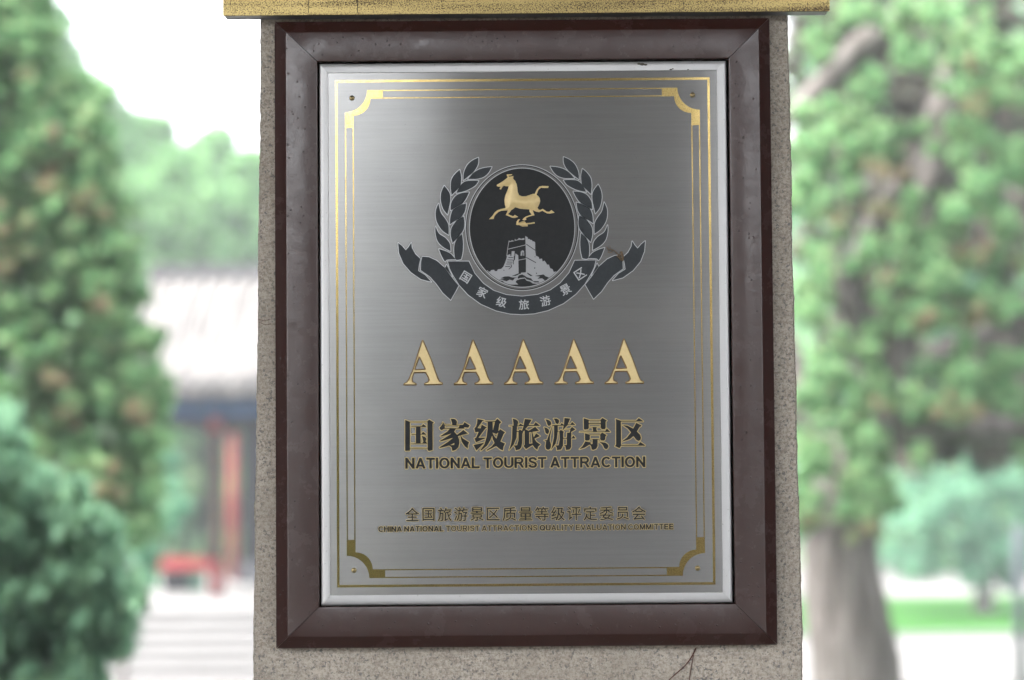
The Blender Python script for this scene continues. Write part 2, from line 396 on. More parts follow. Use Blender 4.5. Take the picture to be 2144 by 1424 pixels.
# aluminium trim
def rails(name, R, prof, mt, parent, ins, gap=.0003, bow=0.):
    """four mitred rails; prof = [(fraction across, y)]; ins = width of each side (left,right,bottom,top)"""
    L = PC; res = []
    x0, x1, z0, z1 = R
    def P(u, y, cx, cz):
        dx = ins[0] if cx == 0 else ins[1]; dz = ins[2] if cz == 0 else ins[3]
        return ((x0+u*dx) if cx == 0 else (x1-u*dx), y, (z0+u*dz) if cz == 0 else (z1-u*dz))
    for a, b in (((0,0),(0,1)), ((0,1),(1,1)), ((1,1),(1,0)), ((1,0),(0,0))):
        V = []; k = len(prof); nseg = 24
        for s in range(nseg+1):
            t = s/nseg
            for u, y in prof:
                p, q = np.array(P(u, y, *a)), np.array(P(u, y, *b)); d = q-p; Ln = np.linalg.norm(d); tt = (gap+(Ln-2*gap)*t)/Ln
                r = p+d*tt; V.append(tuple(r-np.array(L)))
        F = []
        for s in range(nseg):
            for i in range(k): F.append((s*k+i, s*k+(i+1) % k, (s+1)*k+(i+1) % k, (s+1)*k+i))
        F.append(tuple(range(k))[::-1]); F.append(tuple(nseg*k+i for i in range(k)))
        me = mesh(name, V, F); o = link(name, me, mt, parent)
        import bmesh; bm = bmesh.new(); bm.from_mesh(me); bmesh.ops.recalc_face_normals(bm, faces=bm.faces); bm.to_mesh(me); bm.free()
        me.set_sharp_from_angle(angle=math.radians(24)) if hasattr(me, 'set_sharp_from_angle') else None
        res.append(o)
    return res
insW = (SIL[0]-OUT[0]-.0018, OUT[1]-SIL[1]-.0028, SIL[2]-OUT[2]-.0012, OUT[3]-SIL[3]-.0024)
profW = [(0, 3.2385), (0, 3.2140), (.012, 3.2128), (.05, 3.2110), (.262, 3.2016), (.275, 3.2008), (.29, 3.2003), (.31, 3.2000), (.96, 3.2004), (.985, 3.2007), (1, 3.2020), (1, 3.2385)]
rails('frame_rail', OUT, profW, M['wood'], pq, insW, .0005)
profA = [(0, 3.2200), (0, 3.2090), (.03, 3.2072), (.12, 3.2046), (.26, 3.2032), (.42, 3.2027), (.97, 3.2030), (1, 3.2035), (1, 3.2200)]
rails('trim_rail', SIL, profA, M['alu'], pq, (.0140,.0150,.0155,.0145), .0001)
box('backing_board', OUT[0]+.03, OUT[1]-.03, 3.2202, 3.2384, OUT[2]+.03, OUT[3]-.03, M['dark_gap'], pq)
YP = 3.2045                                             # plate surface
PL = [SIL[0]+.012, SIL[1]-.013, SIL[2]+.0135, SIL[3]-.0125]
V, F = box_vf(PL[0]-PC[0], PL[1]-PC[0], YP-PC[1], YP+.0015-PC[1], PL[2]-PC[2], PL[3]-PC[2])
me = mesh('steel_plate', V, F); uv = me.uv_layers.new(name='UVMap')
for p in me.polygons:
    for li in p.loop_indices:
        co = me.vertices[me.loops[li].vertex_index].co; uv.data[li].uv = (co.z, co.x)
link('steel_plate', me, M['steel'], pq)

def rect(x0, x1, z0, z1): return [(x0,z0),(x1,z0),(x1,z1),(x0,z1)]
# outer gold line (frame of four strips as one printed line)
gx0, gz1 = W(700.6, 167.2); gx1, _ = W(1486.5, 160.5); _, gz0 = W(706, 1230.5); gx0b, _ = W(706, 1230)
gx0 = (gx0+gx0b)/2; gx1 = (gx1+W(1498.3, 1226)[0])/2
t = 5.0*PX
for nm, r_ in (('gold_line', rect(gx0, gx0+t, gz0, gz1)), ('gold_line', rect(gx1-t, gx1, gz0, gz1)), ('gold_line', rect(gx0+t+1e-4, gx1-t-1e-4, gz1-t, gz1)), ('gold_line', rect(gx0+t+1e-4, gx1-t-1e-4, gz0, gz0+t))):
    V, F = box_vf(r_[0][0]-PC[0], r_[1][0]-PC[0], YP-.0004-PC[1], YP-PC[1]+.0002, r_[0][1]-PC[2], r_[2][1]-PC[2]); link(nm, mesh(nm, V, F), M['gold_line'], pq)
# double inner lines and corner brackets
ix0 = (W(720.8, 230)[0]+W(726.5, 1150)[0])/2; ix1 = (W(1465.5, 230)[0]+W(1476.5, 1130)[0])/2
iz1 = (W(790, 187.5)[1]+W(1400, 183)[1])/2; iz0 = (W(790, 1212)[1]+W(1400, 1205)[1])/2
tw, sep, bl = 2.4*PX, 16.0*PX, 80*PX
def strip(x0, x1, z0, z1):
    V, F = box_vf(x0-PC[0], x1-PC[0], YP-.0004-PC[1], YP-PC[1]+.0002, z0-PC[2], z1-PC[2]); link('gold_line', mesh('gold_line', V, F), M['gold_line'], pq)
e = 1e-4
for k in (0, 1):
    s = k*sep
    strip(ix0+s, ix0+s+tw, iz0+bl+e, iz1-bl-e); strip(ix1-s-tw, ix1-s, iz0+bl+e, iz1-bl-e)
    strip(ix0+bl+e, ix1-bl-e, iz1-s-tw, iz1-s); strip(ix0+bl+e, ix1-bl-e, iz0+s, iz0+s+tw)
def bracket(cx, cz, sxn, szn, chip=0.):
    W_ = sep+tw; P = []
    P += [(bl, 0), (bl, W_), (54*PX, W_)]
    for a in np.linspace(0, 1, 10)[1:-1]:                # inner arc
        th = a*math.pi/2; P.append((W_+(54*PX-W_)*(1-math.sin(th)) if False else W_+(54*PX-W_)*math.cos(th)**1.0*1.0, W_+(54*PX-W_)*(math.sin(th))))
    P += [(W_, 54*PX), (W_, bl), (0, bl), (0, 47*PX)]
    for a in np.linspace(0, 1, 10)[1:-1]:
        th = a*math.pi/2; P.append((47*PX*math.sin(th), 47*PX*math.cos(th)))
    P += [(47*PX, 0)]
    return [(cx+sxn*a_, cz+szn*b_) for a_, b_ in P]
for cx, cz, a_, b_ in ((ix0, iz1, 1, -1), (ix1, iz1, -1, -1), (ix0, iz0, 1, 1), (ix1, iz0, -1, 1)):
    relief('corner_bracket', [bracket(cx, cz, a_, b_)], .0004, M['gold_line'], pq, YP, base=-.0002, res=.7)
# corner screws
def dome_vf(r, h, seg=20, rings=6):
    V, F = [], []
    for i in range(rings):
        a = i/(rings-1)*math.pi/2; rr = r*math.cos(a); y = -h*math.sin(a)
        for k in range(seg): th = 2*math.pi*k/seg; V.append((rr*math.cos(th), y, rr*math.sin(th)))
    for i in range(rings-1):
        for k in range(seg): F.append((i*seg+k, i*seg+(k+1) % seg, (i+1)*seg+(k+1) % seg, (i+1)*seg+k))
    return V, F
for px, py in ((736.5, 204.5), (1450.5, 198), (740.5, 1194.5), (1461, 1190)):
    x, z = W(px, py); V, F = dome_vf(5.6*PX, .0022)
    o = link('screw', mesh('screw', V, F), M['screw'], pq, (x-PC[0], YP-PC[1], z-PC[2]), smooth=True)
    V, F = box_vf(-.0028, .0028, -.0025, -.0019, -.0004, .0004); c2 = link('screw_slot', mesh('screw_slot', V, F), M['dark_gap'], o); c2.rotation_euler.y = random.uniform(0, 3)

# ------------------------------------------------------------------ emblem
def leaf_poly(A, B): # tip -> base along A, base -> tip along B (both include ends)
    return catmull(A, 5, False)[:-1] + catmull(B, 5, False)[:-1]
LV = [
 ([(680,110),(678,160),(650,212),(600,258),(562,288)], [(562,288),(566,230),(592,170),(632,133),(680,110)]),
 ([(785,183),(762,225),(725,260),(670,277),(597,278)], [(597,278),(640,232),(680,205),(730,190),(785,183)]),
 ([(533,205),(545,262),(538,330),(505,370),(470,405)], [(470,405),(463,340),(470,280),(500,235),(533,205)]),
 ([(682,292),(655,330),(600,362),(560,377),(507,388)], [(507,388),(535,335),(570,300),(620,291),(682,292)]),
 ([(412,330),(452,385),(460,440),(448,510),(437,558)], [(437,558),(402,510),(385,440),(390,380),(412,330)]),
 ([(608,382),(585,430),(555,470),(510,497),(462,525)], [(462,525),(467,465),(500,412),(550,388),(608,382)]),
 ([(367,470),(385,540),(420,590),(445,640),(447,718)], [(447,718),(395,680),(352,610),(345,530),(367,470)]),
 ([(585,468),(575,530),(545,578),(500,605),(457,635)], [(457,635),(460,575),(480,522),(530,488),(585,468)]),
 ([(343,650),(370,705),(420,740),(455,785),(462,845)], [(462,845),(400,810),(360,765),(343,700),(343,650)]),
 ([(565,572),(572,630),(562,680),(525,728),(478,782)], [(478,782),(463,720),(470,660),(512,603),(565,572)]),
 ([(552,710),(560,780),(557,850),(545,908)], [(545,908),(502,910),(490,850),(495,785),(520,742),(552,710)]),
 ([(370,828),(420,843),(465,867),(500,908)], [(500,908),(435,912),(418,925),(395,890),(370,828)]),
]
ECX = W(1092.0, 480)[0]
def mir(P): return [(2*ECX-x, z) for x, z in P]
def shift(P, dz): return [(x, z+dz) for x, z in P]
EM = (820, 300, 3.746)
RIM, FACE = .00055, .0008
def emblem_piece(name, poly, mt=None, rim=1.4):
    for f in (lambda P: P, mir):
        P = f(poly); o = relief(name, [P], FACE, mt or M['slate'], pq, YP, res=.5)
        # steel rim standing in for the highlight along the cut enamel edge
        r_ = relief('highlight_rim', [P], RIM, M['steel_line'], pq, YP, dil=rim*PX, res=.5)
        r_.parent = o
for A, B in LV:
    emblem_piece('laurel_leaf', Z2(leaf_poly(A, B), *EM))
emblem_piece('ribbon_tail', Z2([(50,780),(82,806),(110,838),(132,812),(152,780),(158,820),(185,868),(225,905),(214,950),(208,1000),(262,1032),(310,1085),(230,1065),(150,1010),(90,940),(58,860)], *EM))
emblem_piece('ribbon_fold', Z2([(240,888),(292,892),(350,918),(410,970),(462,1040),(525,1115),(495,1170),(462,1228),(400,1170),(350,1100),(300,1045),(228,995),(230,930)], *EM))
emblem_piece('ribbon_sliver', Z2([(430,950),(475,1045),(420,975)], *EM))
half_out = [(440,925),(455,980),(480,1030),(530,1110),(600,1187),(700,1260),(820,1312),(930,1336),(1019,1341)]
half_in = [(1019,1200),(900,1188),(800,1155),(720,1100),(650,1020),(605,925)]
L_out = Z2(half_out, *EM); L_in = Z2(half_in, *EM)
banner = L_out + mir(L_out)[::-1] + mir(L_in)[::-1] + L_in
bo = relief('ribbon_banner', [banner], FACE, M['slate'], pq, YP, res=.5)
relief('highlight_rim', [banner], RIM, M['steel_line'], pq, YP, dil=1.4*PX, res=.5).parent = bo
def ell(cx, cy, a, b, k=96): return [W(cx+a*math.cos(2*math.pi*i/k), cy+b*math.sin(2*math.pi*i/k)) for i in range(k)]
DC = (1093.2, 476.2)
relief('medallion_ring', [ell(*DC, 117.6, 131)], .0005, M['black'], pq, YP, holes=[ell(*DC, 115.6, 129)], res=.5)
relief('medallion_ring', [ell(*DC, 119.2, 132.6)], .0004, M['steel_line'], pq, YP, holes=[ell(*DC, 117.9, 131.3)], res=.5)
relief('medallion_disc', [ell(*DC, 109.6, 124)], .0006, M['black'], pq, YP, res=.6)
relief('medallion_ring', [ell(*DC, 111.2, 125.6)], .0008, M['steel_line'], pq, YP, holes=[ell(*DC, 109.9, 124.3)], res=.5)
# watchtower and wall in raised steel, with black cuts
TW = (1000, 480, 10.72)
ccx, ccz = W(*DC)
def in_disc(X, Z):
    return (np.hypot((X-ccx)/(109.2*PX), (Z-ccz)/(123.6*PX))-1)*109*PX
hill = [(150,900),(170,925),(230,920),(240,947),(285,947),(300,915),(370,905),(385,937),(435,937),(450,900),(530,885),(578,835),(610,760),(640,680),(665,580),(735,555),(735,600),(812,600),(812,700),(835,690),(850,540),(912,580),(920,975),(1085,965),(1085,670),(1078,340),(1070,150),(1120,175),(1130,215),(1165,215),(1180,235),(1220,240),(1235,270),(1270,270),(1292,295),(1292,480),(1308,590),(1370,620),(1385,665),(1445,655),(1460,722),(1500,700),(1530,740),(1560,792),(1600,790),(1630,872),(1680,890),(1710,955),(1800,940),(1900,1400),(100,1400)]
def ln(a, b, t):
    (x0,y0),(x1,y1) = a, b; d = math.hypot(x1-x0, y1-y0); nx, ny = -(y1-y0)/d*t/2, (x1-x0)/d*t/2
    return [(x0+nx,y0+ny),(x1+nx,y1+ny),(x1-nx,y1-ny),(x0-nx,y0-ny)]
steelP = [hill, ln((705,250),(672,440),14), ln((668,447),(1080,347),15), ln((672,445),(655,600),14), ln((915,690),(1090,656),14),
  [(695,248),(745,262),(770,240),(830,262),(838,205),(858,238),(905,222),(925,190),(975,212),(1040,195),(1060,215),(1030,235),(980,232),(925,235),(850,255),(780,272),(700,285)],
  [(765,490),(830,488),(825,600),(757,598)], [(962,590),(968,500),(1000,468),(1042,482),(1048,590)]]
blackP = [ln((1092,330),(1292,468),16), ln((1092,628),(1312,748),17), ln((690,632),(800,634),16), ln((668,684),(803,688),16), ln((655,732),(780,735),16), ln((640,778),(770,776),16), ln((620,836),(730,828),16),
  ln((825,600),(825,690),16), ln((803,690),(800,785),16), [(745,800),(768,800),(762,852),(700,900),(690,890),(745,845)], [(1008,505),(1030,520),(1024,592),(1005,592)],
  [(920,975),(1085,965),(1050,930),(1000,935),(960,1005),(925,985)],
  [(510,1100),(600,1058),(700,1053),(780,1080),(900,1078),(830,1100),(790,1150),(720,1128),(650,1165),(560,1140),(450,1137),(600,1110)],
  [(455,1142),(580,1165),(580,1202),(520,1182)], [(755,1052),(830,1020),(925,983),(945,1000),(860,1042)],
  [(930,1030),(1000,1010),(1060,1040),(1100,1072),(1200,1100),(1250,1160),(1370,1163),(1382,1192),(1280,1192),(1230,1160),(1100,1120),(1060,1082),(960,1090),(905,1110),(900,1070)],
  [(850,1180),(880,1140),(960,1115),(1060,1100),(1100,1150),(1180,1170),(1240,1215),(1335,1222),(1200,1268),(1000,1288),(850,1278),(700,1248),(610,1215),(750,1240),(915,1240)],
  [(1280,1045),(1480,1010),(1525,1050),(1605,1080),(1515,1150),(1450,1100),(1340,1108),(1400,1060)], [(1110,965),(1180,1005),(1240,1045),(1190,1050),(1120,1000)],
  [(1285,600),(1300,610),(1295,630),(1280,620)], [(1275,850),(1300,860),(1285,885),(1268,875)], [(1318,965),(1335,985),(1325,1005),(1310,985)], [(575,905),(605,910),(590,935)]]
relief('tower_relief', [Z2(p, *TW) for p in steelP], .0011, M['steel_relief'], pq, YP, res=.4, clip=in_disc, holes=[Z2(p, *TW) for p in blackP])

# running horse and bird, cast gold
HS = (1010, 350, 10.17)
horse = [(305,372),(370,335),(450,285),(505,240),(545,200),(600,195),(660,180),(655,240),(700,290),(730,360),(745,440),(752,520),(780,590),(840,615),(920,615),(1000,590),(1080,560),(1140,575),(1190,610),(1225,660),(1230,730),(1210,790),(1175,860),(1200,900),(1240,905),(1285,882),(1320,905),(1370,940),(1425,945),(1470,908),(1540,965),(1440,985),(1380,980),(1320,950),(1280,925),(1210,955),(1150,945),(1090,920),(1050,895),(1000,895),(900,890),(800,880),(700,850),(650,890),(610,915),(590,950),(545,995),(600,1020),(655,1040),(690,1010),(765,1055),(700,1077),(640,1077),(570,1045),(495,1015),(530,950),(540,915),(500,918),(400,925),(345,950),(290,1000),(255,1040),(240,1100),(140,1105),(185,1060),(215,1030),(260,960),(320,910),(400,885),(480,868),(495,850),(478,800),(468,700),(480,620),(510,540),(545,460),(558,402),(500,402),(460,390),(430,412),(395,473),(362,460),(385,415),(340,412),(310,398)]
fore = [(515,150),(560,146),(637,143),(628,166),(565,178),(552,208),(528,195)]
tail = [(1100,590),(1160,470),(1215,405),(1280,393),(1412,398),(1402,438),(1300,438),(1248,432),(1192,482),(1150,600)]
hleg = [(1000,885),(1065,895),(1112,1020),(1060,1032),(985,1052),(925,1078),(940,1110),(900,1132),(850,1120),(880,1078),(925,1048),(1048,1005),(1003,940)]
def dome(top, R): return lambda d: top*(math.sin(min(1., max(0., d)/R)*math.pi/2))+.0006
relief('gold_horse', [Z2(p, *HS) for p in (horse, fore, tail, hleg)], .002, M['gold_relief'], pq, YP, res=.4, ramp=dome(.0042, 15*PX), smooth=True, base=.0004)
bird = [(718,1222),(725,1160),(760,1108),(805,1103),(778,1142),(770,1182),(850,1150),(900,1145),(932,1185),(1020,1180),(1112,1163),(1117,1197),(1000,1212),(962,1216),(967,1256),(850,1262),(780,1228),(742,1232)]
relief('gold_bird', [Z2(bird, *HS)], .002, M['gold_relief'], pq, YP, res=.4, ramp=dome(.0025, 6*PX), smooth=True, base=.0004)
# harness and mane grooves
for a, b in (((505,640),(690,632)), ((600,300),(520,300)), ((690,330),(655,345)), ((712,380),(668,395)), ((725,425),(680,440)), ((735,470),(685,490)), ((742,520),(690,535)), ((748,560),(705,580)), ((700,700),(690,830)), ((1010,740),(1015,860))):
    pass

# ------------------------------------------------------------------ five gold letters A
Aout = [(355,105),(368,90),(385,105),(520,420),(640,760),(668,812),(718,832),(716,875),(395,880),(395,842),(450,822),(472,790),(455,740),(415,668),(225,670),(195,760),(200,815),(265,845),(265,880),(38,884),(38,850),(90,820),(130,760),(200,590),(340,140)]
Ahole = [(312,405),(243,603),(405,600)]
def ridge(d):
    return .0006+.0020*min(1., max(0., d)/(2.6*PX))
Acx = [884.6, 990.3, 1095.4, 1201.2, 1306.4]
for k, ax in enumerate(Acx):
    yy = 700-(ax-884.6)*.0062; mp = (ax-368/8.246, yy, 8.246)
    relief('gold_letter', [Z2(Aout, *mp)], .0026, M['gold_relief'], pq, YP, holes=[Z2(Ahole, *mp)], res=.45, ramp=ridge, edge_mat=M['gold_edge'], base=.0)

# ------------------------------------------------------------------ title characters (strokes measured off the photo)
T = {
 0: (840, 870, [[(143,165),(320,232),(320,1310),(190,1315),(165,1325),(143,1290)], [(300,228),(975,228),(975,250),(300,250)], [(975,205),(1045,155),(1215,265),(1165,300),(1165,1290),(1040,1325),(985,1300),(975,250)], [(365,405),(745,405),(820,318),(925,405),(925,425),(365,425)], [(545,415),(715,415),(722,1045),(545,1045)],
   [(375,695),(740,695),(812,610),(930,700),(930,715),(375,715)], [(760,755),(870,790),(930,850),(935,890),(900,955),(905,975),(965,1030),(970,1050),(345,1050),(345,1035),(780,1030),(820,980),(800,880)], [(320,1210),(985,1210),(985,1230),(320,1230)]]),
 1: (912, 870, [[(560,130),(690,125),(760,165),(800,230),(775,340),(620,340),(600,230)], [(265,250),(305,290),(330,345),(1020,345),(1075,250),(1270,370),(1215,460),(1040,430),(1085,465),(1075,490),(330,495),(300,500),(225,555),(160,510),(145,450),(210,390),(260,310)],
   [(530,490),(760,490),(715,560),(690,600),(800,720),(1035,540),(1210,670),(930,740),(1010,850),(1250,1000),(1205,1110),(1195,1240),(1080,1140),(970,980),(920,745),(830,775),(880,900),(885,1030),(850,1180),(750,1280),(625,1325),(590,1180),(500,1120),(160,1215),(140,1190),(480,970),(650,830),(420,900),(180,970),(160,945),(430,780),(590,670),(450,720),(195,785),(175,765),(430,600)]]),
 2: (986, 870, [[(240,130),(500,180),(430,210),(240,470),(360,480),(400,340),(600,450),(540,480),(280,830),(560,825),(540,850),(185,1000),(130,850),(190,830),(285,610),(165,630),(125,480),(185,420),(225,300)],
   [(90,1100),(510,1005),(230,1280),(205,1310)], [(530,215),(900,215),(985,115),(1130,250),(1060,320),(1020,590),(1090,510),(1275,630),(1220,690),(1100,970),(1275,1045),(1215,1160),(1190,1305),(1080,1260),(940,1140),(600,1315),(570,1290),(780,1150),(880,1020),(820,900),(790,750),(720,930),(600,1130),(370,1315),(350,1290),(500,1080),(580,820),(620,500),(620,240),(530,235)]]),
 3: (1058, 870, [[(275,115),(400,150),(470,210),(480,270),(450,375),(500,375),(560,300),(680,370),(680,395),(440,405),(430,580),(490,585),(540,520),(670,600),(640,680),(630,1010),(600,1180),(540,1260),(400,1300),(360,1180),(300,1120),(440,1110),(490,930),(490,620),(430,610),(420,820),(310,1090),(140,1295),(210,1080),(250,880),(265,405),(145,395),(145,375),(310,375),(295,230)],
   [(730,130),(985,155),(870,350),(1060,355),(1130,250),(1285,370),(1280,390),(850,392),(745,510),(870,570),(1115,420),(1260,570),(1010,610),(1060,820),(1150,665),(1295,770),(1085,865),(1160,980),(1310,1085),(1230,1160),(1190,1285),(1090,1200),(1020,1100),(770,1255),(680,1140),(720,1090),(720,560),(660,600),(620,560),(680,395),(700,260)]]),
 4: (1132, 870, [[(175,140),(280,160),(370,215),(400,290),(370,365),(300,395),(250,330),(225,240)], [(130,440),(220,460),(300,520),(320,590),(290,670),(240,695),(180,640),(160,540)], [(485,115),(600,115),(680,160),(695,220),(665,300),(620,320),(560,280),(535,190)],
   [(130,930),(240,915),(440,355),(735,355),(785,280),(870,350),(890,90),(1105,115),(1015,330),(1110,335),(1175,240),(1290,345),(1290,355),(1010,355),(820,560),(830,500),(860,380),(640,385),(645,600),(690,600),(755,530),(870,610),(845,650),(845,835),(975,835),(985,640),(1080,640),(1110,520),(920,518),(920,505),(1110,500),(1170,425),(1300,520),(1135,620),(1150,670),(1140,845),(1165,840),(1215,745),(1300,840),(1300,858),(1140,858),(1140,1180),(1080,1270),(950,1290),(920,1140),(860,1110),(975,1100),(975,865),(845,865),(835,1130),(760,1270),(610,1295),(600,1180),(540,1120),(670,1110),(710,900),(700,620),(635,615),(610,850),(560,1050),(390,1280),(440,1100),(500,780),(500,385),(440,390),(350,780),(345,950),(390,1080),(385,1180),(340,1260),(270,1285),(200,1240),(180,1150),(205,960)]]),
 5: (1206, 866, [[(290,175),(400,205),(500,240),(910,240),(990,160),(1155,260),(1110,300),(1110,520),(1080,580),(960,580),(920,510),(770,510),(765,600),(790,665),(1085,660),(1155,555),(1285,685),(135,688),(150,672),(640,665),(620,515),(480,510),(460,580),(330,600),(295,570)],
   [(335,735),(500,780),(910,780),(975,705),(1145,800),(1100,850),(1090,960),(1050,1005),(950,1005),(910,960),(810,975),(810,1210),(760,1310),(650,1355),(590,1340),(560,1200),(500,1160),(330,1270),(130,1330),(250,1210),(350,1035),(550,1075),(560,1100),(540,1140),(620,1135),(620,960),(510,960),(490,1000),(400,1010),(340,990)],
   [(860,1055),(1100,1085),(1200,1160),(1215,1230),(1180,1300),(1120,1335),(1060,1290),(1000,1170),(930,1100)]]),
 6: (1280, 866, [[(165,200),(360,265),(930,265),(1030,165),(1190,280),(1190,295),(360,300),(370,1165),(1000,1165),(1085,1060),(1260,1180),(1260,1200),(370,1195),(310,1290),(140,1215),(180,1150),(180,300)],
   [(430,430),(600,450),(820,560),(935,345),(1125,440),(1110,470),(1050,510),(960,670),(1080,790),(1110,900),(1090,980),(1020,1025),(940,980),(830,840),(700,950),(420,1045),(400,1035),(580,900),(740,700),(620,560)]]),
}
TH = {5: [rect(480,920,262,360), rect(480,920,398,500), rect(520,905,805,945)], 0: []}
for k, (ox, oy, polys) in T.items():
    hl = [Z2(p, ox, oy, 17.8) for p in TH.get(k, [])]
    P = [Z2(p, ox, oy, 17.8) for p in polys]
    if k == 1:
        hl = [Z2(rect(335, 885, 370, 470), ox, oy, 17.8), Z2([(540,1105),(700,1020),(690,1100)], ox, oy, 17.8)]
        hl[0] = Z2([(340,372),(895,372),(835,470),(340,470)], ox, oy, 17.8)
    if k == 2: hl = [Z2([(810,245),(895,245),(815,570)], ox, oy, 17.8), Z2([(800,635),(940,690),(1020,630),(950,870),(860,760)], ox, oy, 17.8)]
    if k == 3: hl = [Z2([(890,625),(980,625),(1010,1040),(890,1055)], ox, oy, 17.8), Z2([(1010,640),(1140,640),(1065,815)], ox, oy, 17.8)] 
    o = relief('title_character', P, .0009, M['black'], pq, YP, res=.4, holes=hl)
    relief('gold_outline', P, .0005, M['gold_outline'], pq, YP, res=.4, dil=1.75*PX, holes=hl).parent = o

# ------------------------------------------------------------------ Latin capitals from strokes
def arc(cx, cy, rx, ry, a0, a1, k=12): return [(cx+rx*math.cos(math.radians(a0+(a1-a0)*i/k)), cy+ry*math.sin(math.radians(a0+(a1-a0)*i/k))) for i in range(k+1)]
h = .5
GL = { # width, strokes in a unit-height box; centre lines of strokes of width s
 'N': (.72, [[(.09,0),(.09,1)], [(.63,0),(.63,1)], [(.09,.93),(.63,.07)]]),
 'A': (.76, [[(.08,0),(.38,.97),(.68,0)], [(.2,.28),(.56,.28)]]),
 'T': (.66, [[(0,.91),(.66,.91)], [(.33,0),(.33,.9)]]),
 'I': (.18, [[(.09,0),(.09,1)]]),
 'O': (.80, [arc(.40,.5,.31,.41,0,360,32)]),
 'Q': (.80, [arc(.40,.5,.31,.41,0,360,32), [(.45,.28),(.76,-.04)]]),
 'L': (.62, [[(.09,1),(.09,0)], [(.09,.085),(.62,.085)]]),
 'U': (.72, [[(.09,1),(.09,.36)]+arc(.36,.36,.27,.27,180,360)+[(.63,.36),(.63,1)]]),
 'R': (.74, [[(.09,0),(.09,1)], [(.09,.915),(.42,.915)]+arc(.42,.70,.19,.215,90,-90)+[(.42,.485),(.09,.485)], [(.36,.48),(.50,.33),(.66,.0)]]),
 'S': (.66, [[(.57,.70),(.55,.82),(.44,.91),(.28,.915),(.15,.87),(.10,.74),(.14,.63),(.28,.55),(.42,.50),(.54,.42),(.58,.29),(.53,.15),(.42,.09),(.28,.085),(.14,.14),(.08,.30)]]),
 'C': (.74, [arc(.40,.5,.31,.41,42,318,24)]),
 'H': (.72, [[(.09,0),(.09,1)], [(.63,0),(.63,1)], [(.09,.53),(.63,.53)]]),
 'Y': (.72, [[(.05,1),(.36,.48),(.67,1)], [(.36,.5),(.36,0)]]),
 'E': (.64, [[(.09,0),(.09,1)], [(.09,.915),(.62,.915)], [(.09,.51),(.58,.51)], [(.09,.085),(.64,.085)]]),
 'V': (.72, [[(.06,1),(.36,.03),(.66,1)]]),
 'M': (.84, [[(.09,0),(.09,1)], [(.75,0),(.75,1)], [(.12,.97),(.42,.05),(.72,.97)]]),
}
def strokes(ch, s):
    out = []
    for st in GL[ch][1]:
        P = [np.array(p, float) for p in st]; closed = np.allclose(P[0], P[-1]) and len(P) > 3
        for i in range(len(P)-1):
            a, b = P[i], P[i+1]
            if np.linalg.norm(b-a) < 1e-3: continue
            d = (b-a)/np.linalg.norm(b-a); nn = np.array([-d[1], d[0]])*s/2
            e0 = d*s*.12 if i > 0 or closed else 0; e1 = d*s*.12 if i < len(P)-2 or closed else 0
            out.append([a+nn-e0, b+nn+e1, b-nn+e1, a-nn-e0])
    return out
def latin(text, xa, ya, xb, yb, cap, bold, dil, space=.26, track=.07, words=False, res=.4, bolds=None):
    """baseline from photo point (xa,ya) to (xb,yb); cap = capital height in photo px"""
    adv, x = [], 0.
    for ch in text:
        if ch == ' ': adv.append(None); x += space
        else: adv.append(x); x += GL[ch][0]+track
    tot = x-track; a = np.array(W(xa, ya)); b = np.array(W(xb, yb)); L = b-a; u = L/tot; nz = np.array([-L[1], L[0]])/np.linalg.norm(L)*cap*PX
    items, cur = [], []
    for i, (ch, ad) in enumerate(zip(text, adv)):
        if ad is None:
            if words: items.append(cur); cur = []
            continue
        s = (bolds[i] if bolds else bold)
        polys = [[tuple(a+u*(ad+p[0])+nz*min(1, max(0 if ch != 'Q' else -.05, p[1]))) for p in q] for q in strokes(ch, s)]
        if words: cur += polys
        else: items.append(polys)
    if words: items.append(cur)
    for P in items:
        o = relief('letter' if not words else 'word', P, .0009, M['black'], pq, YP, res=res)
        relief('gold_outline', P, .0005, M['gold_outline'], pq, YP, res=res, dil=dil*PX).parent = o
latin('NATIONAL TOURIST ATTRACTION', 848.5, 981.5, 1351.5, 978.2, 22.5, .185, 1.6, space=.22, track=.09)
txt = 'CHINA NATIONAL TOURIST ATTRACTIONS QUALITY EVALUATION COMMITTEE'
bl_ = [.205 if i < 14 else .165 for i in range(len(txt))]
for i in range(35, 37): bl_[i] = .22
for i in range(len(txt)-2, len(txt)): bl_[i] = .21
latin(txt, 792, 1114, 1410.5, 1108.6, 11.6, .17, .85, space=.24, track=.10, words=True, bolds=bl_)

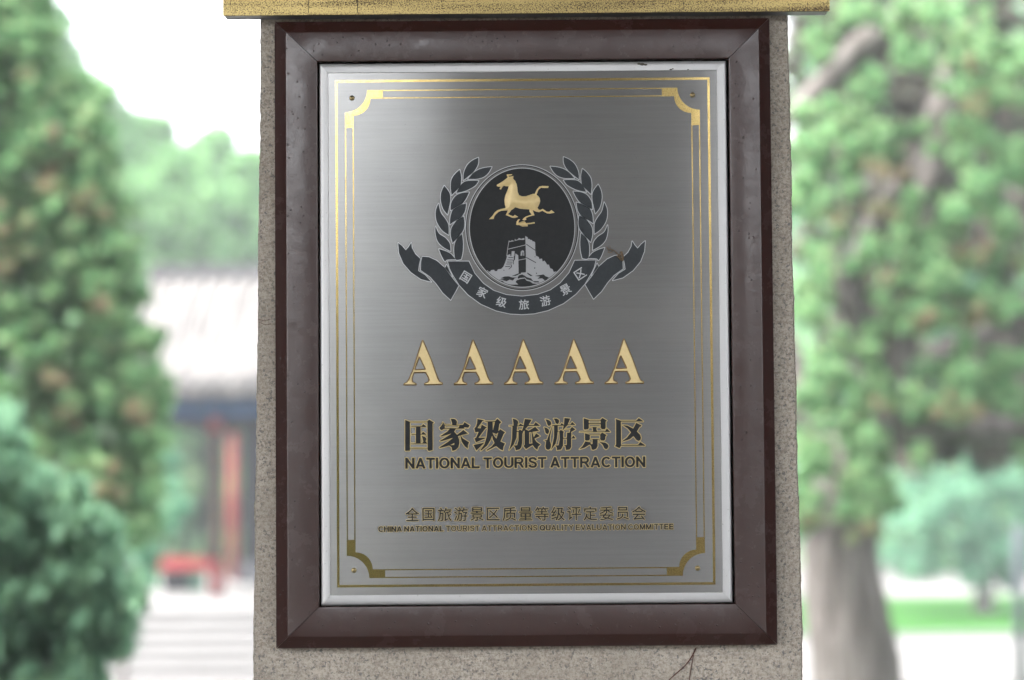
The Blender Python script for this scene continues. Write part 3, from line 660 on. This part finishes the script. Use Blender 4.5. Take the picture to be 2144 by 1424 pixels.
# ------------------------------------------------------------------ small Chinese characters
def glyph(ch):
    c = bpy.data.curves.new('glyph', 'FONT'); c.body = ch; c.resolution_u = 3
    o = bpy.data.objects.new('glyph', c); COL.objects.link(o); dg = bpy.context.evaluated_depsgraph_get()
    me = bpy.data.meshes.new_from_object(o.evaluated_get(dg), depsgraph=dg)
    cnt = {}
    for p in me.polygons:
        for e_ in p.edge_keys: cnt[e_] = cnt.get(e_, 0)+1
    E_ = [e_ for e_, k in cnt.items() if k == 1]; nb = {}
    for a, b in E_: nb.setdefault(a, []).append(b); nb.setdefault(b, []).append(a)
    vs_ = [(v_.co.x, v_.co.y) for v_ in me.vertices]; loops, seen = [], set()
    for s in nb:
        if s in seen: continue
        lp = [s]; seen.add(s); cur = s; 
        while True:
            nx = [q for q in nb[cur] if q not in seen]
            if not nx: break
            cur = nx[0]; seen.add(cur); lp.append(cur)
        if len(lp) > 2: loops.append([vs_[i] for i in lp])
    bpy.data.objects.remove(o); bpy.data.meshes.remove(me); bpy.data.curves.remove(c)
    # even-odd nesting: loops inside another are holes
    def inside(p, q):
        r = False; k = len(q)
        for i in range(k):
            (ax, az), (bx, bz) = q[i], q[(i+1) % k]
            if (az > p[1]) != (bz > p[1]) and p[0] < ax+(p[1]-az)/(bz-az)*(bx-ax): r = not r
        return r
    outer, holes = [], []
    for i, l in enumerate(loops):
        mid = ((l[0][0]+l[1][0])/2, (l[0][1]+l[1][1])/2); dpt = sum(inside(mid, q) for j, q in enumerate(loops) if j != i)
        (holes if dpt % 2 else outer).append(l)
    return outer, holes
def place_glyph(ch, px, py, size, ang=0., cache={}):
    """centre at photo point, em size in photo px"""
    if ch not in cache: cache[ch] = glyph(ch)
    o_, h_ = cache[ch]; A = np.concatenate([np.array(l) for l in o_]); mn, mx = A.min(0), A.max(0); c = (mn+mx)/2; sc = size*PX/max(mx-mn)
    x0, z0 = W(px, py); ca, sa = math.cos(ang), math.sin(ang)
    f = lambda l: [(x0+((x-c[0])*ca-(y-c[1])*sa)*sc, z0+((x-c[0])*sa+(y-c[1])*ca)*sc) for x, y in l]
    return [f(l) for l in o_], [f(l) for l in h_]
line = '全国旅游景区质量等级评定委员会'
for i, ch in enumerate(line):
    px = 863+i*(1338-863)/14; py = 1077.5-i*.2
    P, H = place_glyph(ch, px, py, 28.5 if ch not in '国区员' else 26.5)
    o = relief('character', P, .0009, M['black'], pq, YP, holes=H, dil=.28*PX, res=.4, xor=True)
    relief('gold_outline', P, .0005, M['gold_outline'], pq, YP, holes=H, dil=1.1*PX, res=.4, xor=True).parent = o
for ch, px, py in (('国', 975, 580), ('家', 1010, 612), ('级', 1050, 632), ('旅', 1097, 637.5), ('游', 1142, 629.5), ('景', 1184, 606), ('区', 1215, 573)):
    ang = math.atan2(px-1095, 640-(450))*1.0 if abs(px-1095) > 90 else math.atan2(px-1095, 175)
    P, H = place_glyph(ch, px, py, 21, ang)
    relief('banner_character', P, .00125, M['steel_line'], pq, YP, holes=H, dil=.25*PX, res=.35, base=.0007, xor=True)

# ------------------------------------------------------------------ bits stuck on the plaque and the pillar
def twiggy(name, label, cat, segs, mt, y, thick, jitter=0.):
    V, F = [], []
    for pts, r0, r1 in segs:
        P = []; k = len(pts)
        for i, (px, py) in enumerate(pts): x, z = W(px, py, y); P.append((x, y+random.uniform(-jitter, 0), z))
        P = [tuple(p) for p in catmull(P, 4, False)]
        tube_vf(P, [thick*(r0+(r1-r0)*i/(len(P)-1)) for i in range(len(P))], 6, V, F)
    L = (V[0][0], y, V[0][2]); o = link(name, mesh(name, off(V, L), F), mt, None, L); return tag(o, label, cat)
EZ = lambda pts: [(1240+x/12.95, 490+y/12.95) for x, y in pts]
segs = [(EZ([(390,350),(430,410),(500,420),(560,440),(620,470),(680,540),(740,600),(820,690),(830,740)]), .8, 1.2), (EZ([(470,310),(490,370),(480,410)]), .5, .6),
        (EZ([(540,440),(530,490),(480,500),(420,500)]), .9, .6), (EZ([(790,470),(800,540),(830,620),(820,720)]), 1.8, 2.4), (EZ([(660,590),(730,650),(790,720)]), 1.2, 1.6), (EZ([(700,570),(760,560),(810,600)]), 1.0, 1.4), (EZ([(760,500),(790,500),(830,520)]), 1.5, .6), (EZ([(430,500),(450,460),(440,430)]), .5, .5)]
twiggy('dried_sprig', 'tiny dried brown sprig stuck over the right ribbon of the emblem', 'dried sprig', segs, M['twig'], YP-.002, .0007, .0015)
twiggy('dry_tendril', 'thin dark red tendril curving across the granite below the frame', 'tendril', [([(1457,1357),(1450,1372),(1436,1392),(1416,1410),(1398,1426)], 1.1, .7)], M['vine'], WALL-.0013, .0009)
twiggy('dry_tendril', 'straighter broken hair thin tendril beside the curving one below the frame', 'tendril', [([(1452,1372),(1449,1388),(1446,1405),(1443,1426)], .7, .6)], M['vine'], WALL-.0012, .0009)
twiggy('dry_tendril', 'short reddish tendril remnant on the granite left of the frame', 'tendril', [([(540,668),(552,671),(566,669)], .5, .4), ([(541,674),(556,680),(567,678)], .4, .5)], M['vine'], WALL-.0012, .0009)
V, F = [], []
for cx, cy, r_ in ((1338, 133, 4), (1345, 134, 5.5), (1352, 135, 4), (1405, 145, 3), (1409, 143, 2), (1441, 145, 2)):
    x, z = W(cx, cy); d_, f_ = dome_vf(r_*PX, .0012, 9, 4); b = len(V); V += [(a+x, bb+3.2028, c*.55+z) for a, bb, c in d_]; F += [tuple(b+i for i in q) for q in f_]
L = (V[0][0], V[0][1], V[0][2]); tag(link('dirt_crumbs', mesh('dirt_crumbs', off(V, L), F), M['grime'], None, L, True), 'row of small dark dirt crumbs on the upper aluminium trim', 'dirt')

# ================================================================== TREES
def leaf_mesh(name, C, R, per, size, squash=1.0, droop=0.):
    """C centres (n,3), R radii (n,3): leaves as small bent quads"""
    C = np.repeat(np.asarray(C, float), per, 0); R = np.repeat(np.asarray(R, float), per, 0); n_ = len(C)
    d = RNG.normal(size=(n_, 3)); d /= np.linalg.norm(d, axis=1)[:, None]; rad = RNG.uniform(.15, 1, n_)**.45
    P = C+d*R*rad[:, None]
    a = RNG.normal(size=(n_, 3)); a[:, 2] -= droop; a /= np.linalg.norm(a, axis=1)[:, None]
    b = np.cross(a, RNG.normal(size=(n_, 3))); b /= np.linalg.norm(b, axis=1)[:, None]
    s = (size*RNG.uniform(.6, 1.4, n_))[:, None]
    V = np.stack([P-a*s, P+b*s*.38, P+a*s, P-b*s*.38], 1).reshape(-1, 3)
    me = bpy.data.meshes.new(name); me.vertices.add(len(V)); me.vertices.foreach_set('co', V.ravel())
    me.loops.add(len(V)); me.loops.foreach_set('vertex_index', np.arange(len(V), dtype=np.int32))
    me.polygons.add(n_); me.polygons.foreach_set('loop_start', np.arange(0, len(V), 4, dtype=np.int32)); me.polygons.foreach_set('loop_total', np.full(n_, 4, dtype=np.int32))
    me.update(calc_edges=True); return me
def tree(name, label, cat, base, trunk, limbs, clumps, leafm, per, size, brown=(), group=None, droop=0., bper=None):
    """trunk/limbs = lists of (points, r0, r1) in world coordinates; clumps = [(x,y,z,rx,ry,rz)]"""
    t = thing(name, label, cat, base, group); L = base
    V, F = [], []
    P = [tuple(p) for p in catmull(trunk[0], 5, False)]; tube_vf(P, [trunk[1]+(trunk[2]-trunk[1])*i/(len(P)-1) for i in range(len(P))], 14, V, F, .05)
    link('trunk', mesh('trunk', off(V, L), F), M['bark'], t, smooth=True)
    for pts, r0, r1 in limbs:
        V, F = [], []; P = [tuple(p) for p in catmull(pts, 4, False)]; tube_vf(P, [r0+(r1-r0)*i/(len(P)-1) for i in range(len(P))], 8, V, F, .05)
        link('limb', mesh('limb', off(V, L), F), M['bark'], t, smooth=True)
    def crown(cl, nm, mt, per_):
        A = np.array(cl, float); me = leaf_mesh(nm, A[:, :3]-np.array(L), A[:, 3:], per_, size, droop=droop); link(nm, me, mt, t)
    crown(clumps, 'crown', leafm, per)
    if len(brown): crown(brown, 'dead_foliage', M['leaf_brown'], bper or per//2)
    return t
def at(px, py, Y): x, z = W(px, py, Y); return (x, Y, z)
U = random.uniform
def ragged(lst, k=6, f=.45, spread=.95):
    out = []
    for px, py, r in lst:
        for _ in range(k):
            a = U(0, 6.283); q = r*spread*math.sqrt(U(0, 1)); out.append((px+math.cos(a)*q, py+math.sin(a)*q*.8, r*U(f*.6, f*1.3)))
    return out
def pxclumps(lst, Y, dy=.6):
    out = []
    for px, py, r in lst:
        y = Y+U(-dy, dy); x, z = W(px, py, y); rr = r/FPX*y; out.append((x, y, z, rr, rr*U(.7, 1.1), rr*U(.75, 1.1)))
    return out
# left juniper (near): outline runs down the photo's left side
lst, br = [], []
edge = [(-60,60),(0,75),(100,95),(200,170),(300,215),(400,235),(500,250),(600,248),(700,305),(800,330),(900,322),(1000,300),(1080,300)]
for py in range(-120, 1120, 34):
    e_ = np.interp(py, [a for a, b in edge], [b for a, b in edge])
    x = e_-U(25, 60)
    for _ in range(3): lst.append((e_+U(-45, 22), py+U(-20, 20), U(12, 26)))
    while x > -420:
        r = U(34, 60); lst.append((x+U(-10, 10), py+U(-18, 18), r))
        if random.random() < .035: br.append((x+U(-30, 30), py+U(-20, 20), r*.6))
        x -= U(40, 80)
br += [(130,290,30),(20,460,34),(70,160,16),(210,640,18),(110,790,22),(300,870,26),(10,560,24),(230,1020,22)]
D1 = 13.
tree('juniper_tree', 'tall juniper with rusty brown sprays at the left edge of the photo', 'tree', (*at(-150, 1400, D1)[:2], GZ),
     ([(at(-150, 900, D1)[0], D1+.4, GZ), (at(-120, 700, D1)[0], D1+.4, 2.4), (at(-60, 300, D1)[0], D1+.3, 4.4)], .26, .07),
     [([at(-130, 900, D1+.3), at(0, 640, D1+.2), at(120, 470, D1)], .09, .02), ([at(-130, 1000, D1+.3), at(60, 880, D1+.1), at(240, 800, D1)], .08, .02), ([at(-100, 600, D1+.3), at(20, 450, D1), at(60, 250, D1)], .06, .02)],
     pxclumps(ragged(lst, 5, .5, 1.25), D1, .8), M['leaf'], 30, .05, pxclumps(ragged(br, 6, .45, 1.3), D1-.6, .5), bper=14)
# low cedar in front, lower left, drooping
lst = []
for py in range(900, 1560, 30):
    e_ = np.interp(py, [900, 960, 1050, 1150, 1250, 1300, 1424, 1560], [-30, 55, 150, 205, 245, 235, 200, 185]); x = e_-U(10, 55)+25*math.sin(py*.03)
    for _ in range(3): lst.append((x+U(-20, 55), py+U(-20, 20), U(10, 24)))
    while x > -330: lst.append((x, py+U(-14, 14), U(28, 48))); x -= U(36, 66)
D2 = 9.5
tree('cedar_shrub', 'blue green drooping cedar shrub in the lower left corner', 'shrub', (*at(-40, 1400, D2)[:2], GZ), ([(at(-40, 1400, D2)[0], D2+.3, GZ), (at(-40, 1400, D2)[0], D2+.3, .3), (at(-30, 1400, D2)[0], D2+.2, 1.2)], .06, .02), [],
     pxclumps(ragged(lst, 6, .42, 1.4), D2, .5), M['leaf_cedar'], 13, .06, droop=2.6)
# loose spray at (300-400, 1000-1160): young cedar
lst = [(U(230,330), U(1060,1230), U(18,30)) for _ in range(22)]+[(U(290,385), U(900,1120), U(14,24)) for _ in range(14)]
tree('young_pine', 'pale green young pine between the juniper and the pavilion', 'tree', (*at(300, 1300, 17.)[:2], GZ), ([(at(245, 1300, 17.)[0], 17.2, GZ), (at(262, 1200, 17.)[0], 17.2, 1.0), (at(320, 950, 17)[0], 17.1, 1.9)], .03, .01), [], pxclumps(lst, 17., .5), M['leaf_cool'], 40, .06, droop=1.)
# trees behind the pavilion
def back_tree(px, top, r, Y, label, mt='leaf_far', per=34, gz=GZ, low=None, sz=.16, name='broadleaf_tree', grp='trees beyond the pavilion'):
    x, zt = W(px, top, Y); R = r*1.55/FPX*Y; cl = []
    zb = W(px, low, Y)[1] if low else gz+1.2
    k = int(95*(zt-zb)/max(1., R)/1.3)
    for _ in range(max(30, k)):
        u = random.random(); z = zb+(zt-zb)*u; prof = math.sin(math.pi*min(1, .12+.88*(1-u)**.8)*.62+.05)
        prof = max(.15, min(1, (1-u)**.45*1.1)); a = U(0, 6.283); rr = R*prof*math.sqrt(U(.05, 1)); c_ = R*U(.16, .3)
        cl.append((x+math.cos(a)*rr, Y+math.sin(a)*rr, z, c_, c_, c_*.8))
    return tree(name, label, 'tree', (x, Y, gz), ([(x, Y, gz), (x+.1, Y, (gz+zt)/2), (x, Y, zt-.3*R)], R*.09+.05, .05), [([(x, Y, zb+(zt-zb)*.2), (x+R*.4*s, Y-.2, zb+(zt-zb)*.5), (x+R*.7*s, Y-.3, zb+(zt-zb)*.62)], .1, .03) for s in (-1, 1)], cl, M[mt], per, sz, group=grp)
bt = [(40, -90, 130, 34, 'tall pale tree closing the sky gaps behind the juniper'), (205, 185, 95, 36, 'dark pointed tree touching the juniper, beyond the pavilion roof'), (310, 255, 95, 38, 'rounded tree with the tallest crown left of the pillar behind the roof'), (445, 285, 90, 39, 'second rounded tree behind the pavilion roof near the pillar'),
      (385, 335, 100, 34, 'lower bushy tree in front of two rounded trees above the roof'), (525, 335, 80, 35, 'yellowish tree against the left edge of the pillar above the roof'), (250, 380, 100, 33, 'dusky low tree beside the juniper above the roof end'), (600, 300, 90, 41, 'broad tree mostly hidden by the pillar behind the roof')]
for px, top, r, Y, lb in bt: back_tree(px, top, r, Y, lb)
for px, top, r, Y, lb in ((390, 800, 70, 33, 'bush seen through the open pavilion left of its columns'), (520, 780, 50, 32.5, 'bush seen through the pavilion right of its columns'), (330, 860, 60, 32.2, 'low bush at the pavilion end behind the railing')):
    back_tree(px, top, r, Y, lb, 'leaf', name='bush', sz=.12)
cl = [(U(-11, -.5), 32.2+U(-.4, .4), U(-.4, 2.6), .4, .35, .35) for _ in range(260)]
tree('hedge', 'clipped green hedge along the back of the pavilion', 'hedge', (-5, 32.2, GZ), ([(-5, 32.2, GZ), (-5, 32.2, .6), (-5, 32.2, 1.4)], .07, .03), [], cl, M['leaf'], 70, .09)
# right juniper
DR = 14.5
good = [(1700,270,52),(1755,250,50),(1850,300,55),(1700,390,50),(1680,430,40),(1780,330,44),(2040,110,60),(1990,160,46),(2080,200,55),(2030,260,50),(1930,470,56),(1885,520,50),(1990,450,50),(1930,590,55),(1990,560,50),(2030,610,50),(2075,420,55),(2120,350,50),(2010,350,46),(1750,760,50),(1790,720,46),(1830,800,48),(1760,860,55),(1800,900,46),(1700,820,46),(1980,790,55),(2040,810,50),(1930,830,44),(2000,850,44),(1700,1010,52),(1780,1040,52),(1840,1010,50),(1730,960,44),(1850,1070,36),(1680,1070,40),(1700,640,40),(1890,660,40),(1960,660,36),(2070,550,40),(2120,640,40),(2100,480,40),(2140,100,46),(1900,120,46),(1830,170,42),(1960,40,50),(1720,90,40),(1800,30,40),(1700,540,36),(1720,600,34),(2110,760,36),(1690,930,36)]
brn = [(1830,350,22),(1870,360,18),(1850,440,20),(2050,530,24),(2030,535,18),(1750,455,18),(1990,665,26),(1950,665,22),(2040,660,22),(1840,830,22),(2020,850,24),(1980,870,18),(1800,1110,20),(2130,560,18),(1700,1090,16),(2050,220,16),(2040,130,20),(1840,580,16)]
lim = [([at(1790,1120,DR), at(1800,980,DR), at(1830,800,DR), at(1800,690,DR-.1), at(1770,600,DR-.2), at(1750,500,DR-.2)], .20, .06),
       ([at(1830,700,DR-.1), at(1865,610,DR-.2), at(1885,540,DR-.3)], .09, .05), ([at(1910,430,DR-.4), at(1955,370,DR-.4), at(1970,290,DR-.4), at(1975,220,DR-.3), at(2010,140,DR)], .07, .13),
       ([at(1660,250,DR), at(1720,190,DR), at(1790,110,DR), at(1900,40,DR), at(2100,-20,DR)], .10, .10), ([at(1840,830,DR), at(1960,880,DR+.2), at(2080,900,DR+.3), at(2220,860,DR+.4)], .14, .08),
       ([at(1810,980,DR), at(1700,860,DR+.2), at(1650,700,DR+.3)], .12, .05), ([at(1850,900,DR), at(1950,760,DR+.3), at(2060,700,DR+.4), at(2200,600,DR+.3)], .12, .05), ([at(1780,640,DR), at(1840,450,DR+.2), at(1960,300,DR+.2), at(1990,120,DR)], .09, .06)]
tree('gnarled_juniper', 'old gnarled juniper with thick leaning grey trunk right of the pillar', 'tree', (*at(1810, 1400, DR)[:2], GZ),
     ([(at(1810, 1424, DR)[0]+.05, DR, GZ), at(1790, 1424, DR), at(1775, 1280, DR), at(1758, 1120, DR), at(1790, 980, DR), at(1850, 830, DR), at(1880, 650, DR), at(1960, 350, DR), at(2000, 0, DR)], .34, .09),
     lim, pxclumps(ragged(good, 7, .45, 1.05)+ragged([(U(1650,2200), U(-60,1000), U(30,50)) for _ in range(34)], 5, .4, 1.2), DR-.5, .6), M['leaf'], 50, .045, pxclumps(ragged(brn, 4, .5, 1.5), DR-1., .3), bper=14)
# dim foliage deep in that crown and the trees behind it
lst = [(U(1640,2300), U(-80,950), U(40,70)) for _ in range(170)]
tree('shaded_juniper', 'dim juniper filling the gaps behind the gnarled juniper', 'tree', (*at(2250, 1400, 19)[:2], GZ), ([(at(2250, 1400, 19)[0], 19, GZ), (at(2230, 1400, 19)[0], 19, 2), (at(2150, 1400, 19)[0], 19, 5)], .25, .1),
     [([(at(2240,1,19)[0], 19, 1.6), at(2080, 900, 18.6), at(1880, 870, 18.4), at(1700, 900, 18.2)], .16, .05), ([(at(2240,1,19)[0], 19, 2.6), at(2000, 640, 18.6), at(1800, 520, 18.4)], .14, .04), ([at(2200, 500, 19), at(1950, 300, 18.6), at(1700, 210, 18.4)], .13, .05)],
     pxclumps(lst[:80], 19, 1.), M['leaf_cool'], 60, .08)
tree('bare_twig_thicket', 'grey brown thicket of bare twigs behind the gnarled juniper', 'thicket', (*at(2350, 1400, 20.5)[:2], GZ), ([(at(2350, 1400, 20.5)[0], 20.5, GZ), (at(2330, 1400, 20.5)[0], 20.5, 2), (at(2250, 1400, 20.5)[0], 20.5, 5)], .2, .1), [], pxclumps(lst[110:]+[(U(1640,2250), U(-60,950), U(50,70)) for _ in range(120)], 17.2, .6), M['leaf_twig'], 55, .09)
lst = [(U(1870,2170), U(950,1190), U(26,46)) for _ in range(40)]+[(U(1990,2120), U(1150,1215), U(18,30)) for _ in range(10)]
tree('small_round_tree', 'small blue green tree with short trunk standing on the lawn', 'tree', (*at(2060, 1270, 30)[:2], GZ), ([(at(2060, 1270, 30)[0], 30, GZ), (at(2062, 1270, 30)[0], 30, 0.), (at(2050, 1270, 30)[0], 30, 1.2)], .16, .08), [], pxclumps(lst, 30, .8), M['leaf_cool'], 60, .11)
back_tree(1950, -260, 330, 42, 'tall tree rising behind the gnarled juniper', 'leaf_far', 60, name='tall_tree', grp='trees beyond the lawn', low=1150, sz=.2)
for px, top, r, Y, lb in ((1760, 500, 150, 48, 'far tree behind the gnarled trunk beyond the lawn'), (1980, 420, 170, 50, 'far tree in the gap right of the gnarled trunk'), (2200, 380, 170, 47, 'far tree at the right edge beyond the lawn')):
    back_tree(px, top, r, Y, lb, 'leaf_cool', 40, name='far_tree', grp='trees beyond the lawn', low=1190, sz=.2)
# far wood closing the horizon on both sides
cl = []
for _ in range(420):
    x = U(-70, 70); cl.append((x, 62+U(-4, 6), GZ+U(0, 6.5)+2*math.sin(x*.16), U(1.4, 2.6), 1.6, U(1.2, 2.2)))
A = np.array(cl); o = link('far_wood', leaf_mesh('far_wood', A[:, :3], A[:, 3:], 110, .35), M['leaf_far']); o['kind'] = 'stuff'; tag(o, 'distant green wood closing the view behind pavilion and lawn', 'wood')
# trees behind the photographer: the plate mirrors them
def mass(name, label, x, y, z0, z1, rfun, n_, per, sz):
    cl = []
    for _ in range(n_):
        u = random.random(); z = z0+(z1-z0)*u; R = rfun(u); a = U(0, 6.283); rr = R*math.sqrt(U(0, 1)); cl.append((x+math.cos(a)*rr, y+math.sin(a)*rr*.6, z, .42, .42, .36))
    return tree(name, label, 'tree', (x, y, GZ), ([(x, y, GZ), (x, y, (z0+z1)/2), (x, y, z1-.6)], .3, .06), [], cl, M['leaf_dark'], per, sz)
mass('cypress_tree', 'dark narrow tree behind the camera mirrored in the plate', -1.0, -13, .2, 5.0, lambda u: .75*(1-u)**.6+.05, 150, 120, .10)
mass('cypress_tree', 'loose dark tree behind the camera on the right', 1.5, -13.5, .2, 4.9, lambda u: .8*(1-u)**.6+.05, 110, 90, .10)
mass('cypress_tree', 'low dark bush behind the camera left of the screen', -2.5, -19, -.4, 3.5, lambda u: 1.9*(1-u)**.4+.2, 220, 110, .12)
for k, x in enumerate((-11, -6.2, 6.5, 10.5)):
    mass('cypress_tree', ['broad dark tree far left behind the camera', 'lower dark tree left of the mirrored one', 'dark tree right of the mirrored one', 'broad dark tree far right behind the camera'][k], x, -19, .0, (5.2, 4.2, 4.6, 5.6)[k], lambda u: 2.6*(1-u)**.5+.4, 220, 90, .14)

# ================================================================== PAVILION
PY = 26.5; s_ = PY/FPX
X = lambda px, Y=PY: W(px, 1000, Y)[0]
Zp = lambda py, Y=PY: W(400, py, Y)[1]
pv = thing('garden_pavilion', 'open pavilion with pale tiled roof, blue beam and red columns', 'pavilion', (X(450), PY, 0.))
ex0, ex1 = X(262), X(980); ye, yr = 25.5, 28.6; ze, zr = Zp(806, ye), Zp(585, yr)
def roofpt(x, t, up=0.): # t 0 at eave, 1 at ridge, concave slope
    y = ye+(yr-ye)*t; z = ze+(zr-ze)*(t**1.25); return (x, y, z+up)
V, F = [], []; K = 12
for i in range(K+1):
    for x in (ex0, ex1): V.append(roofpt(x, i/K))
for i in range(K+1):
    for x in (ex0, ex1): a = roofpt(x, i/K, -.12); V.append(a)
for i in range(K): F.append((2*i, 2*i+1, 2*i+3, 2*i+2)); b = 2*(K+1); F.append((b+2*i, b+2*i+2, b+2*i+3, b+2*i+1)); F.append((2*i, 2*i+2, b+2*i+2, b+2*i)); F.append((2*i+1, b+2*i+1, b+2*i+3, 2*i+3))
F.append((0, b, b+1, 1)); L = pv.location
rf = link('roof', mesh('roof', off(V, L), F), M['roof_tile'], pv)
x = ex0+.06; proto = None
V, F = tube_vf([roofpt(0, i/K, .02) for i in range(K+1)], [.055]*(K+1), 8); V = off(V, (0, L.y, L.z)); tm = mesh('tile_row', V, F); tm.materials.append(M['roof_tile']); tm.shade_smooth()
dm = mesh('eave_disc', off(tube_vf([(0, ye-.03, ze+.02), (0, ye-.002, ze+.02)], [.07, .07], 12)[0], (0, L.y, L.z)), tube_vf([(0, 0, 0), (0, 1, 0)], [1, 1], 12)[1]); dm.materials.append(M['ridge'])
while x < ex1:
    o = bpy.data.objects.new('tile_row', tm); COL.objects.link(o); o.parent = rf; o.location = (x-L.x, 0, 0)
    o = bpy.data.objects.new('eave_disc', dm); COL.objects.link(o); o.parent = rf; o.location = (x-L.x, 0, 0); x += .21
# back slope and ridge
V, F = box_vf(ex0-.05, ex1, yr-.12, yr+.12, zr-.02, zr+.20); o = link('ridge', mesh('ridge', off(V, L), F), M['ridge'], pv)
V = [(ex0, yr, zr), (ex1, yr, zr), (ex1, 31.2, ze), (ex0, 31.2, ze), (ex0, yr, zr-.12), (ex1, yr, zr-.12), (ex1, 31.2, ze-.12), (ex0, 31.2, ze-.12)]
link('rear_slope', mesh('rear_slope', off(V, L), [(0,1,2,3),(7,6,5,4),(0,3,7,4),(1,5,6,2),(3,2,6,7)]), M['roof_tile'], pv)
Y0 = PY-.06
for i in range(30):
    xx = ex0+.1+i*.14
    if xx < ex1: box('rafter', xx, xx+.06, ye+.08, PY+.2, ze-.19, ze-.121, M['dark_paint'], pv)
box('beam', X(330), ex1, PY-.14, PY+.09, Zp(872), Zp(836), M['blue_beam'], pv)
box('fascia', X(330), ex1, PY-.02, PY+.06, Zp(892), Zp(872), M['dark_paint'], pv)
def colm(px0, px1, Y, z1, r=None):
    xc = (X(px0, Y)+X(px1, Y))/2; r = (X(px1, Y)-X(px0, Y))/2
    V, F = tube_vf([(xc, Y, 0.0), (xc, Y, z1*.5), (xc, Y, z1)], [r, r*.98, r*.94], 16); link('column', mesh('column', off(V, L), F), M['red_paint'], pv, smooth=True)
colm(437, 469, PY+.0, Zp(868)); colm(478, 501, PY+2.6, Zp(868)+.1); colm(640, 672, PY, Zp(868)); 
box('railing', X(330), X(436), PY-.04, PY+.04, Zp(1192), Zp(1168), M['red_paint'], pv)
box('low_panel', X(340), X(398), PY-.02, PY+.02, Zp(1240), Zp(1196), M['dark_paint'], pv)
box('low_panel', X(399), X(428), PY-.025, PY+.025, Zp(1240), Zp(1196), M['green_paint'], pv)
box('rear_wall', X(506, 29), ex1, 29.0, 29.15, 0., Zp(880, 29), M['dark_paint'], pv)
box('rear_plinth', X(503, 28.8), ex1, 28.7, 28.95, 0., Zp(1180, 28.8), M['grey_wall'], pv)
box('rear_beam', X(330), ex1, 29.0, 29.1, Zp(905, 29), Zp(880, 29), M['dark_paint'], pv)
bd = thing('couplet_board', 'tall black board with worn gold characters hung on the front red column', 'sign board', (X(452), PY-.16, Zp(1166)))
V, F = box_vf(X(432), X(474), PY-.20, PY-.165, Zp(1168), Zp(905)); link('board', mesh('board', off(V, bd.location), F), M['dark_paint'], bd)
for k in range(9):
    V, F = [], []; cy = 922+k*28.5
    for a, b, w_ in (((-14,-8),(14,-9),3),((0,-13),(-1,12),3),((-12,2),(12,0),3),((-11,10),(-2,4),3),((3,4),(13,11),3),((-6,-12),(-12,-4),2.5)):
        x0, z0 = W(453+a[0], cy+a[1], PY-.2); x1, z1 = W(453+b[0], cy+b[1], PY-.2)
        tube_vf([(x0, PY-.205, z0), (x1, PY-.205, z1)], [w_*s_*.3]*2, 5, V, F)
    link('gilt_mark', mesh('gilt_mark', off(V, bd.location), F), M['gold_glyph'], bd)


# ================================================================== UNSEEN ROOF added over the camera (shades the pillar, dark in the mirrored view)
gh = thing('shade_hall', 'added unseen timber roof on posts that keeps light off the pillar and plaque', 'light blocker', (0, -1, .3))
box('shade_ceiling', -6.5, 6.5, -5.2, 7.0, 5.15, 5.3, M['dark_wood'], gh)
for k in range(13):
    y = -5.0+k*.98; box('shade_beam', -6.4, 6.4, y-.07, y+.07, 4.99, 5.149, M['dark_wood'], gh)
box('shade_lintel', -6.5, 6.5, 7.01, 7.2, 4.0, 5.3, M['dark_wood'], gh)
for x in (-6.3, 6.3):
    for y in (-5.0, -1.0, 2.9, 6.5):
        V, F = tube_vf([(x, y+1, 0), (x, y+1, 4.65)], [.17, .16], 16); link('shade_hall_post', mesh('shade_hall_post', V, F), M['red_paint'], gh, smooth=True)
box('shade_wall', -6.75, -6.51, -.2, 9.0, .3, 5.3, M['dark_wood'], gh); box('shade_wall', 6.51, 6.75, -.2, 9.0, .3, 5.3, M['dark_wood'], gh)  # dark walls added to keep side light off the frame bevels
box('reflection_screen', -.42, 1.2, -5.45, -5.25, .3, 5.3, M['screen'], gh)  # unseen panel added to set the dark area mirrored in the plate

# ================================================================== RIGHT: lamp post
xp = W(2134, 1200, 20.)[0]
lp = thing('grey_post', 'slim grey metal post cut by the right edge of the photo', 'post', (xp, 20., GZ))
V, F = tube_vf([(xp, 20, GZ), (xp, 20, 1.0), (xp, 20, 1.05)], [.055, .05, .02], 14); link('shaft', mesh('shaft', off(V, lp.location), F), M['post'], lp, smooth=True)
V, F = tube_vf([(xp, 20, GZ), (xp, 20, GZ+.12)], [.10, .08], 14); link('base_flange', mesh('base_flange', off(V, lp.location), F), M['post'], lp, smooth=True)

# ================================================================== HAZE
V, F = box_vf(-75, 75, -62, 112, GZ-1, 13); hz = link('haze', mesh('haze', V, F)); hz['kind'] = 'stuff'
hm = bpy.data.materials.new('haze'); hm.use_nodes = True; t_ = hm.node_tree; t_.nodes.clear()
pvn = t_.nodes.new('ShaderNodeVolumePrincipled'); pvn.inputs['Density'].default_value = .0022; pvn.inputs['Color'].default_value = (.9,.95,1,1); o_ = t_.nodes.new('ShaderNodeOutputMaterial'); t_.links.new(pvn.outputs[0], o_.inputs['Volume']); hz.data.materials.append(hm)
